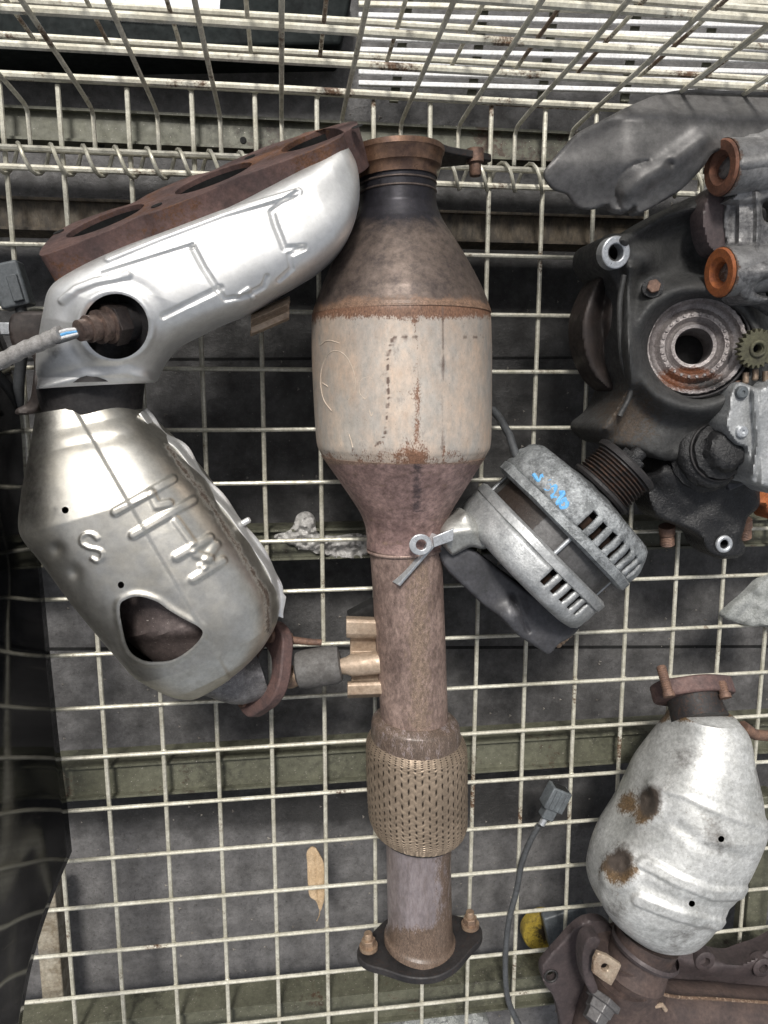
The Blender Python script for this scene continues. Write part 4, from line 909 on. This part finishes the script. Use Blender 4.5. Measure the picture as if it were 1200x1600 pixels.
# bearing, stepped rings leaning towards the lens side
bc = V(1084, 541, .072); bpr = mpp(.074)
def battr(X, t, a):
    q_ = PX(X); return {'rust': .12 + .85 * np.exp(-(np.hypot((q_[:, 0] - 1075) / 55, (q_[:, 1] - 592) / 20)) ** 2) , 'soot_shade': .05 + .7 * np.exp(-(np.hypot((q_[:, 0] - 1110) / 55, (q_[:, 1] - 600) / 16)) ** 2)}
lathe('bearing_race', bc, bc + bn, [(-.03, .040), (.004, .0405), (.0058, .0395), (.0058, .0365), (.001, .0345), (-.001, .031), (.0015, .0285), (.003, .027), (.003, .0235), (.0005, .0225), (-.002, .0205), (-.001, .0190), (.0005, .0178), (.0002, .0150), (-.004, .0142), (-.035, .0138)], brace_m, kn, seg=90, cap0=False, cap1=False, attr=battr, dens=.0015, disp=lambda t, a, R: .0004 * np.sin(a * 37) * (R > .025))
c2 = bc - bn * .030; lathe('bearing_bore', c2, c2 + bn, [(0, .015), (.0005, 1e-4)], inner_m, kn, seg=30, cap0=False)
ring('seal_ring', bc + bn * .0045, bn, .0425, .0012, darkiron_m, kn, seg=70)
for k in range(26):
    a = 2 * math.pi * k / 26 + .1; t3, s3, u3 = frame(bn); p = bc + (s3 * math.cos(a) + u3 * math.sin(a)) * .0255 + bn * .0015
    lathe('roller', p - bn * .002, p + bn, [(0, .0014), (.004, .0014), (.0045, .001)], brace_m, kn, seg=8)
# ball joint and black lower arm
relief('lower_arm', [(1010, 745), (1030, 735), (1040, 700), (1075, 650), (1130, 650), (1160, 690), (1185, 735), (1184, 790), (1168, 812), (1158, 838), (1166, 856), (1158, 870), (1140, 874), (1118, 872), (1100, 856), (1090, 838), (1060, 822), (1025, 808), (1012, 780)],
       lambda x, y, d: .048 + .012 * np.exp(-(pdist(x, y, [(1040, 740), (1150, 745)]) / 20.) ** 2), .015, blackiron_m, kn, R=9, res=3, lumps=(60, .004), holes=[ell(1131, 847, 6.5, 6, 20)], attr=lambda x, y, X: {'rust': .05 + 0 * x, 'soot_shade': .1 + 0 * x})
jb = V(1094, 712, .050); ja = (Vector((0, 0, 1)) + Vector((.06, .22, 0))).normalized()
lathe('ball_joint_boot', jb, jb + ja, [(0, .031), (.006, .033), (.010, .030), (.014, .031), (.019, .029), (.023, .024), (.028, .0235), (.031, .019), (.036, .0175), (.040, .0165), (.043, .013), (.044, .004)], blackiron_m, kn, seg=60, dens=.002, attr=lambda X, t, a: {'rust': 0 * t, 'soot_shade': .12 + 0 * t}, disp=rough(.0016))
ring('boot_clip', jb + ja * .0235, ja, .0245, .0012, darkiron_m, kn, seg=50)
for x, y in ((1042, 822), (1162, 812)):
    p0, p1 = V(x, y, .022), V(x + 1, y + 40, .016)
    b_ = lathe('rusty_bolt', p0, p1, [(0, .0075), (.008, .0075), (.0085, .0062)] + [q_ for g in range(6) for q_ in ((.0095 + g * .0017, .0062), (.0103 + g * .0017, .0068))] + [(.020, .006), (.021, .0045)], bolt_m, kn, seg=20)
p = V(1131, 850, .047); ring('arm_eye', p, (0, 0, 1), .0062, .0022, zinc_m, kn, seg=26)

# ------------------------------------------------------------------ caliper carrier on top of it
ca = thing('caliper_bracket', 'grey cast caliper bracket with two orange rusted bores, right edge above the bearing', 'brake part', tuple(W(1150, 340, 0)))
CB = [(1154, 226), (1162, 212), (1180, 208), (1240, 204), (1240, 470), (1200, 474), (1165, 472), (1152, 458), (1150, 430), (1150, 398), (1136, 380), (1130, 345), (1134, 318), (1150, 300), (1153, 262)]
def cz(x, y, d):
    z = .110 + .021 * np.exp(-(pdist(x, y, [(1140, 258), (1230, 245)]) / 30.) ** 2) + .015 * np.exp(-(pdist(x, y, [(1140, 424), (1230, 422)]) / 28.) ** 2)
    z = z - .012 * ss(y, 310, 322) * (1 - ss(y, 378, 392)) * ss(x, 1118, 1128) * (1 - .6 * ss(x, 1148, 1156)) + .004 * np.exp(-(np.abs(x - 1182) / 5) ** 2) * (y > 300) * (y < 400)
    return z - .020 * ss(x, 1125, 1098)
relief('bracket_body', CB, cz, .085, greycast_m, ca, R=9, res=2.8, lumps=(40, .003), holes=[closed([(1190, 318), (1215, 310), (1215, 345), (1192, 345)], 16), closed([(1180, 452), (1196, 438), (1225, 440), (1225, 462), (1190, 462)], 20)], attr=lambda x, y, X: {'rust': .1 + .65 * ss(x, 1128, 1106) + .15 * (y > 400), 'soot_shade': .12 + .3 * ss(y, 300, 340) * ss(x, 1118, 1130)})
relief('bracket_web', [(1106, 300), (1118, 290), (1135, 300), (1135, 390), (1125, 398), (1110, 392), (1100, 370), (1096, 335)], lambda x, y, d: .094 + 0 * x, .075, material('purple brown web', (.10, .075, .075), (.06, .048, .05), scale=60, fine=600, rough=.55, bump=.4), ca, R=5, res=3)
for (cx, cy, rx, ry, mt, zz) in ((1126, 262, 19, 41, redrust_m, .110), (1124, 426, 15, 38, orange_m, .106)):
    c_ = V(cx, cy, zz); nrm_ = Vector((-.97, -.10, .06)).normalized(); R_ = ry * mpp(zz) * 1.02
    lathe('bore_boss', c_ - nrm_ * .045, c_, [(0, R_ * .96), (.036, R_ * 1.0), (.0435, R_ * 1.02)], greycast_m, ca, seg=40, attr=lambda X, t, a: {'rust': .1 + .5 * ss(t, .036, .043), 'soot_shade': .1 + 0 * t}, cap1=False)
    lathe('guide_pin_bore', c_, c_ + nrm_, [(-.0012, R_), (-.0006, R_), (.001, R_ * .94), (.001, R_ * .62), (-.001, R_ * .52), (-.002, R_ * .44), (-.010, R_ * .42)], mt, ca, seg=48, cap0=False, cap1=False)
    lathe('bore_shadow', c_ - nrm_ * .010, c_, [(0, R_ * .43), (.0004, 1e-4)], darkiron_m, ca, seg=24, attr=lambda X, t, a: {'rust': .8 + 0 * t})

# ------------------------------------------------------------------ aluminium housing and gear at the right edge
pm = thing('gear_pump', 'light aluminium pump housing with screws and a mossy gear, cut by the right edge', 'engine part', tuple(W(1180, 660, 0)))
PO = [(1138, 640), (1140, 620), (1147, 602), (1158, 597), (1172, 602), (1190, 606), (1240, 590), (1240, 765), (1205, 762), (1180, 756), (1170, 745), (1168, 718), (1166, 700), (1152, 694), (1140, 680), (1134, 662)]
relief('pump_housing', PO, lambda x, y, d: .098 + .008 * np.exp(-(np.abs(pdist(x, y, [(1178, 610), (1184, 690), (1176, 740)])) / 4.) ** 2) + .005 * ss(x, 1180, 1190), .055, alu_m, pm, R=5, res=2.5, lumps=(50, .0015), attr=lambda x, y, X: {'rust': 0 * x, 'soot_shade': .05 + 0 * x})
for x, y, mt in ((1157, 613, plug_m), (1157, 674, zinc_m), (1196, 735, zinc_m), (1194, 640, zinc_m)):
    p = V(x, y, .098); sc_ = lathe('screw', p, p + Vector((0, 0, 1)), [(0, .0052), (.0032, .0050), (.0042, .0040), (.0042, .0016), (.003, .0014)], mt, pm, seg=24)
block('screw_flange', V(1145, 735, .05), (.010, .004, 0), (-.005, .014, 0), (0, 0, .006), blackpl_m, pm, bevel=.002)
gc = V(1184, 545, .102); gv = []; gn_ = 22
for k in range(gn_ * 4):
    a = 2 * math.pi * k / (gn_ * 4); R_ = .0158 if k % 4 in (0, 1) else .0132; gv.append((R_ * math.cos(a), R_ * math.sin(a)))
plate('gear', gc, (1, 0, .1), (0, 1, .1), gv, .007, olive_m, pm, holes=[ell(0, 0, .0035, .0035, 20)], bevel=.0004)
ring('gear_hub', gc + Vector((0, 0, .0005)), Vector((-.1, -.1, 1)), .0056, .0015, olive_m, pm, seg=30)
lathe('gear_shaft', V(1184, 545, .06), V(1184, 545, .06) + Vector((0, 0, 1)), [(0, .003), (.040, .003)], darkiron_m, pm, seg=16)
for k, (x, y) in enumerate(((1165, 590), (1180, 585), (1196, 588))):
    p = V(x, y, .09); lathe('pinion_tooth', p, p + Vector((0, -1, .1)), [(-.004, .0025), (.004, .0025), (.005, .0015)], material('tan brass', (.34, .25, .18), scale=80, rough=.5, metallic=.4), pm, seg=10)
orr = relief('rusty_scrap', [(1168, 762), (1185, 752), (1215, 758), (1225, 800), (1205, 812), (1192, 790), (1172, 785)], lambda x, y, d: .035 + 0 * x, .01, orange_m, None, R=5, lumps=(120, .006))
base_at(orr, W(1190, 780, .01)); tag(orr, 'bright orange rusted metal scrap below the aluminium pump at the right edge', 'scrap')
stn = relief('flaky_scrap', [(1128, 962), (1140, 948), (1168, 925), (1195, 905), (1240, 900), (1240, 985), (1200, 980), (1165, 976), (1140, 970)], lambda x, y, d: .010 + .004 * ss(x, 1150, 1200), .002, stone_m, None, R=5, lumps=(90, .004))
base_at(stn, W(1175, 950, .002)); tag(stn, 'pale grey flaky slab of scrap lying on the mesh at the right edge', 'scrap')

# ------------------------------------------------------------------ converter at the lower right
lr = thing('manifold_converter', 'dull silver dented converter with two rust pits on a brown exhaust manifold, lower right', 'exhaust part', tuple(W(1060, 1330, 0)))
rp_ = [((1062, 1126), (1156, 1128)), ((1054, 1148), (1172, 1150)), ((1030, 1184), (1177, 1190)), ((1004, 1222), (1186, 1232)), ((985, 1262), (1190, 1268)), ((964, 1296), (1184, 1294)), ((943, 1328), (1168, 1328)), ((928, 1364), (1152, 1358)), ((924, 1398), (1134, 1388)), ((944, 1430), (1114, 1422)), ((978, 1456), (1096, 1446)), ((1016, 1472), (1068, 1468))]
rp = []
for (ax_, ay_), (bx_, by_) in rp_:
    mx_, my_ = (ax_ + bx_) / 2 - 9, (ay_ + by_) / 2 - 12; k_ = .89
    rp.append(((mx_ + (ax_ - mx_ - 9) * k_, my_ + (ay_ - my_ - 12) * k_), (mx_ + (bx_ - mx_ - 9) * k_, my_ + (by_ - my_ - 12) * k_)))
def remb(x, y):
    h = .0045 * (ss(y + (x - 1090) * -.42, 1230, 1242)) + edge(pdist(x, y, [(1010, 1345), (1060, 1372), (1110, 1392), (1158, 1392)]), 12, .0042)
    h = h + edge(pdist(x, y, [(1000, 1402), (1050, 1422), (1120, 1442)]), 12, .0042) - .002 * np.exp(-(pdist(x, y, [(1010, 1382), (1060, 1402), (1140, 1420)]) / 8.) ** 2)
    h = h + .0022 * np.exp(-(pdist(x, y, [(1000, 1200), (1020, 1228), (1070, 1240), (1130, 1270), (1190, 1292)]) / 6.) ** 2)
    h = h - .0025 * np.exp(-(pdist(x, y, [(1060, 1290), (1100, 1320), (1160, 1338)]) / 10.) ** 2)
    for cx, cy in ((1006, 1252), (968, 1352)):
        d = np.hypot((x - cx) / 1.0, (y - cy) / 1.15); h = h + .0042 * np.exp(-((d - 27) / 9.) ** 2) - .0062 * np.exp(-(d / 16.) ** 2) + .002 * np.exp(-(d / 5.) ** 2)
    return h * .62
def rattr(x, y, X):
    r = .03 + 0 * x
    for cx, cy in ((1000, 1262), (964, 1360)):
        d = np.hypot(x - cx, y - cy); r = r + .66 * np.exp(-(d / 38.) ** 2)
    r = r + lump(X, 45, .5, 3) * .5 + .5 * ss(y, 1140, 1122) + .12 * np.exp(-(pdist(x, y, [(1048, 1470), (930, 1430)]) / 12.) ** 2)
    s = .10 + lump(X, 32, .55, 8) + .95 * np.exp(-(np.hypot(x - 1012, (y - 1252) / 1.3) / 19) ** 2) + .95 * np.exp(-(np.hypot(x - 968, (y - 1350) / 1.2) / 19) ** 2)
    return {'rust': r, 'soot_shade': s}
loft('heat_shield', rp, .076, [.030, .038, .048, .056, .062, .062, .062, .060, .057, .050, .040, .022], silver3_m, lr, n=320, m=320, e=.85, emb=remb, attr=rattr, lumps=(16, .0022, 11), angle=60,
     holes=[ell(1127, 1311, 5, 5, 20), ell(1081, 1412, 5, 5, 20)])
loft('converter_shell', [((1065, 1140), (1145, 1140)), ((1005, 1240), (1145, 1240)), ((960, 1340), (1115, 1340)), ((980, 1405), (1065, 1405)), ((1000, 1430), (1035, 1430))], .072, [.026, .045, .048, .042, .02], inner_m, lr, n=30, m=30)
# top flange
p0, p1 = V(1103, 1128, .085), V(1098, 1096, .078); axr = (p1 - p0).normalized(); axr = (Vector((axr.x, axr.y, 0)).normalized() * .78 - Vector((0, 0, .62))).normalized(); p0 = p0 + Vector((0, 0, -.012)); p1 = p0 + axr * .02
lathe('neck', p0 - axr * .003, p1, [(0, .0255), (.012, .0235), (.03, .0235)], darkiron_m, lr, seg=50, attr=lambda X, t, a: {'rust': .4 + 0 * t})
sr = Vector((1, -.07, .04)); sr = (sr - axr * sr.dot(axr)).normalized(); ur = sr.cross(axr)
if ur.z < 0: ur = -ur
ofl = closed([(-.036, .004), (-.033, .014), (-.02, .022), (0, .027), (.02, .022), (.033, .014), (.036, .002), (.032, -.012), (.02, -.022), (0, -.027), (-.02, -.022), (-.033, -.010)], 60)
fcr = p0 + axr * .016
plate('top_flange', fcr, sr, ur, [(a_ * 1.04, b_ * 1.04) for a_, b_ in ofl], .015, rustflange_m, lr, holes=[ell(0, 0, .019, .019, 30)], bevel=.0018, attr=lambda X: {'rust': .2 + 0 * X[:, 0], 'soot_shade': 0 * X[:, 0]})
for x, y, h in ((1044, 1082, .022), (1132, 1084, .009)):
    p = V(x, y, .083); lathe('stud', p - axr * .004, p + axr, [(0, .0052), (.004, .0052), (.0045, .004)] + [q_ for g in range(int(h / .002)) for q_ in ((.005 + g * .002, .0040), (.006 + g * .002, .0045))] + [(.006 + h, .0035)], bolt_m, lr, seg=18)
tube('side_link', [V(1160, 1136, .07), V(1180, 1148, .068), V(1230, 1152, .066)], [.006, .005, .005], bolt_m, lr, seg=14)
# manifold below it
MO = [(846, 1512), (858, 1494), (876, 1474), (896, 1452), (918, 1438), (945, 1440), (975, 1470), (1010, 1500), (1000, 1560), (990, 1640), (885, 1640), (876, 1600), (866, 1560), (850, 1535)]
relief('manifold_flange', MO, lambda x, y, d: .050 + 0 * x, .040, material('dark purple iron', (.075, .058, .058), (.045, .036, .037), scale=40, fine=600, rough=.6, metallic=.2, bump=.3), lr, R=3, res=3, lumps=(30, .001), holes=[ell(861, 1525, 9, 9, 24)])
ring('flange_eye', V(861, 1525, .050), (0, 0, 1), .0062, .0012, darkiron_m, lr, seg=28)
RM = [(1025, 1500), (1060, 1488), (1090, 1482), (1115, 1496), (1150, 1506), (1185, 1490), (1240, 1475), (1240, 1640), (960, 1640), (985, 1590), (1000, 1540)]
purp = MATS['dark purple iron']
relief('runner_plate', RM, lambda x, y, d: .040 + .006 * np.exp(-(pdist(x, y, [(1060, 1500), (1110, 1515), (1200, 1500)]) / 14.) ** 2), .02, purp, lr, R=8, res=3, lumps=(40, .002), attr=lambda x, y, X: {'rust': 0 * x})
runm = material('brown cast runner', (.10, .07, .06), (.055, .04, .037), rust=(.26, .17, .11), dark=(.03, .026, .026), scale=40, fine=600, rough=.6, metallic=.2, bump=.5, amp=.6)
tube('exhaust_runner', [tuple(p) for p in W(*crom([(985, 1480), (985, 1510), (985, 1545), (1010, 1575), (1060, 1580), (1120, 1583), (1180, 1588), (1260, 1592)], 40).T, np.linspace(.072, .055, 40))], [.031 - .004 * min(1, i / 16) for i in range(40)], runm, lr, seg=48, attrs={'rust': np.full(40 * 48, .2), 'soot_shade': np.full(40 * 48, .05)})
tube('exhaust_runner', [tuple(p) for p in W(*crom([(975, 1520), (962, 1560), (945, 1600), (930, 1660)], 20).T, np.linspace(.07, .055, 20))], [.030, ] * 20, runm, lr, seg=44, attrs={'rust': np.full(20 * 44, .15), 'soot_shade': np.full(20 * 44, .1)})
lathe('collector_ring', V(1010, 1478, .082), V(985, 1530, .082), [(0, .0312), (.003, .0325), (.006, .0312)], purp, lr, seg=60, cap0=False, cap1=False)
tube('runner_seam', [tuple(p) for p in W(*crom([(1030, 1552), (1060, 1558), (1120, 1561), (1190, 1566), (1260, 1570)], 20).T, np.linspace(.096, .080, 20))], .0016, bracket_m, lr, seg=8, attrs={'rust': np.full(160, .6)})
for x_, y_ in ((1100, 1500), (1190, 1510)):
    p = V(x_, y_, .046); lathe('flange_boss', p, p + Vector((0, 0, 1)), [(-.008, .011), (.002, .0105), (.003, .009), (.003, .005), (-.004, .0045)], purp, lr, seg=28, cap0=False, cap1=False)
tube('weld_lump', [V(1018, 1568, .090), V(1024, 1572, .0905), V(1034, 1570, .090), V(1040, 1578, .089)], .0022, bracket_m, lr, seg=8)
lathe('neck_pipe', V(1012, 1462, .076), V(985, 1530, .078), [(0, .030), (.012, .028), (.03, .029), (.04, .03)], runm, lr, seg=60, attr=lambda X, t, a: {'rust': .2 + 0 * t, 'soot_shade': .45 * (1 - ss(t, .0, .02))})
tabm = material('tan tab steel', (.46, .38, .29), (.30, .22, .16), rust=(.17, .09, .05), scale=60, fine=600, rough=.5, metallic=.4, bump=.2)
relief('sensor_tab', [(934, 1488), (950, 1494), (971, 1508), (962, 1528), (955, 1540), (942, 1532), (926, 1520), (928, 1500)], lambda x, y, d: .1085 + 0 * x, .104, tabm, lr, R=2, res=2, smooth_outline=False, holes=[ell(945, 1511, 6, 6, 20)], attr=lambda x, y, X: {'rust': .35 * (x < 932) + .1})
relief('tab_arm', [(914, 1470), (928, 1462), (938, 1470), (930, 1488), (926, 1520), (934, 1545), (924, 1552), (912, 1530), (908, 1495)], lambda x, y, d: .095 + 0 * x, .08, purp, lr, R=4, res=2.5)
lathe('plug_boss', V(945, 1558, .088), V(925, 1600, .1), [(0, .016), (.006, .0165), (.0065, .013), (.014, .0125), (.0145, .011), (.024, .0105)], material('grey fitting', (.16, .155, .155), (.09, .085, .085), scale=60, rough=.5, metallic=.5), lr, seg=6, smooth=False, bevel=.001)

# ------------------------------------------------------------------ sensor cable
sc = thing('sensor_cable', 'grey plug on a thin dark cable curving down between the two converters', 'cable', tuple(W(830, 1400, 0)))
ca_ = (V(878, 1228, .012) - V(850, 1282, .012)).normalized(); cb_ = ca_.cross(Vector((0, 0, 1)))
pc = V(868, 1246, .014)
pg = block('plug_body', pc, ca_ * .0115, cb_ * .0105, Vector((0, 0, .008)), plug_m, sc, bevel=.0012, seg=2)
block('plug_mouth', pc + ca_ * .0116, ca_ * .0004, cb_ * .0075, Vector((0, 0, .0055)), inner_m, sc, bevel=.0003)
for k in (-1, 0, 1): block('plug_rib', pc + cb_ * .0055 * k + Vector((0, 0, .0085)), ca_ * .0095, cb_ * .0009, Vector((0, 0, .0008)), plug_m, sc, bevel=.0003)
block('plug_neck', pc - ca_ * .0165, ca_ * .0065, cb_ * .0065, Vector((0, 0, .006)), plug_m, sc, bevel=.0015)
tube('seal', [pc - ca_ * .023, pc - ca_ * .031], .0035, zinc_m, sc, seg=14)
cpts = crom([(842, 1290), (828, 1315), (815, 1350), (807, 1392), (795, 1440), (790, 1490), (790, 1530), (794, 1562), (806, 1592), (825, 1625)], 60)
tube('cable', [tuple(p) for p in W(cpts[:, 0], cpts[:, 1], np.interp(np.arange(60), [0, 20, 59], [.012, .0075, .0075]))], .0030, cable_m, sc, seg=12)

# ------------------------------------------------------------------ leaf, film, lid and crumbs under the mesh
lo_ = closed([(484, 1326), (492, 1325), (501, 1338), (506, 1350), (507, 1375), (507, 1398), (505, 1412), (500, 1424), (494, 1408), (484, 1400), (481, 1380), (480, 1350), (479, 1334)], 60)
lf = relief('dry_leaf', lo_, lambda x, y, d: -.0050 + .0015 * np.cos((x - 493) / 9.) - .0012 * np.exp(-(np.abs(x - 492 - (y - 1330) * .08) / 1.8) ** 2), -.0065, leaf_m, None, R=1, res=2, smooth_outline=False, lumps=(80, .0012))
base_at(lf, W(493, 1380, -.006)); tag(lf, 'dry tan leaf caught under the mesh wires left of the lower pipe', 'leaf')
tube('leaf_stalk', [V(500, 1420, -.005), V(499, 1430, -.005), V(495, 1439, -.006)], .0005, vein_m, lf, seg=6)
fm = relief('crumpled_film', [(428, 838), (455, 826), (464, 806), (480, 800), (492, 810), (496, 832), (520, 838), (555, 834), (575, 840), (572, 868), (540, 872), (500, 866), (450, 850)], lambda x, y, d: -.012 + .006 * np.exp(-(np.hypot(x - 478, y - 822) / 16) ** 2), -.0165, foil_m, None, R=3, res=2.2, lumps=(220, .006))
base_at(fm, W(495, 845, -.017)); tag(fm, 'crumpled pale plastic film lying on the beam left of the converter', 'film')
yl = thing('yellow_lid', 'yellow plastic lid with black stains under the mesh, lower right', 'lid', tuple(W(850, 1458, -.06)))
yc = V(848, 1456, -.052)
lathe('lid_top', yc, yc + Vector((0, 0, 1)), [(-.010, .0235), (.0, .0235), (.002, .0225), (.002, .0195), (.0008, .019), (.0005, 1e-4)], yellow_m, yl, seg=50, dens=.002, attr=lambda X, t, a: {'soot_shade': .25 + .6 * np.exp(-(np.hypot(PX(X)[:, 0] - 850, PX(X)[:, 1] - 1458) / 14) ** 2)})
block('lid_box', V(884, 1442, -.040), (.024, .006, 0), (-.004, .018, 0), (0, 0, .006), plug_m, yl, bevel=.002)
rag = relief('paper_scrap', [(826, 1490), (850, 1484), (872, 1500), (862, 1516), (838, 1514)], lambda x, y, d: -.06 + 0 * x, -.064, material('tan paper', (.42, .34, .26), (.25, .20, .15), scale=60, rough=.8), None, R=2, res=2.5, lumps=(120, .005))
base_at(rag, W(848, 1500, -.064)); tag(rag, 'small tan paper scrap on the ground below the yellow lid', 'scrap')
gb = relief('gravel_heap', [(640, 1585), (690, 1575), (730, 1580), (760, 1590), (760, 1640), (620, 1640)], lambda x, y, d: -.05 + 0 * x, -.09, stone_m, None, R=8, res=3, lumps=(200, .006))
base_at(gb, W(690, 1610, -.09)); tag(gb, 'pale stony rubble under the mesh at the bottom edge, below the outlet flange', 'rubble')
# crumbs and flakes on the concrete
rr = np.random.default_rng(7); Vc = []; Fc = []
for k in range(900):
    x, y = rr.uniform(-.2, .95), rr.uniform(-.95, .12); s = rr.uniform(.0006, .0022) * (1.6 if rr.random() < .06 else 1); b0 = len(Vc)
    for dx, dy, dz in ((1, 0, 0), (-.5, .9, 0), (-.5, -.9, 0), (0, 0, .9)):
        Vc.append((x + dx * s * rr.uniform(.6, 1.3), y + dy * s * rr.uniform(.6, 1.3), GZ + .0002 + dz * s))
    Fc += [(b0, b0 + 1, b0 + 3), (b0 + 1, b0 + 2, b0 + 3), (b0 + 2, b0, b0 + 3)]
cr = link('grit', Vc, Fc, material('pale grit', (.30, .28, .25), (.12, .11, .1), scale=20, rough=.8, bump=0), None, smooth=False); cr['kind'] = 'stuff'; cr['label'] = 'pale grit and flakes scattered over the dark concrete'; cr['category'] = 'grit'
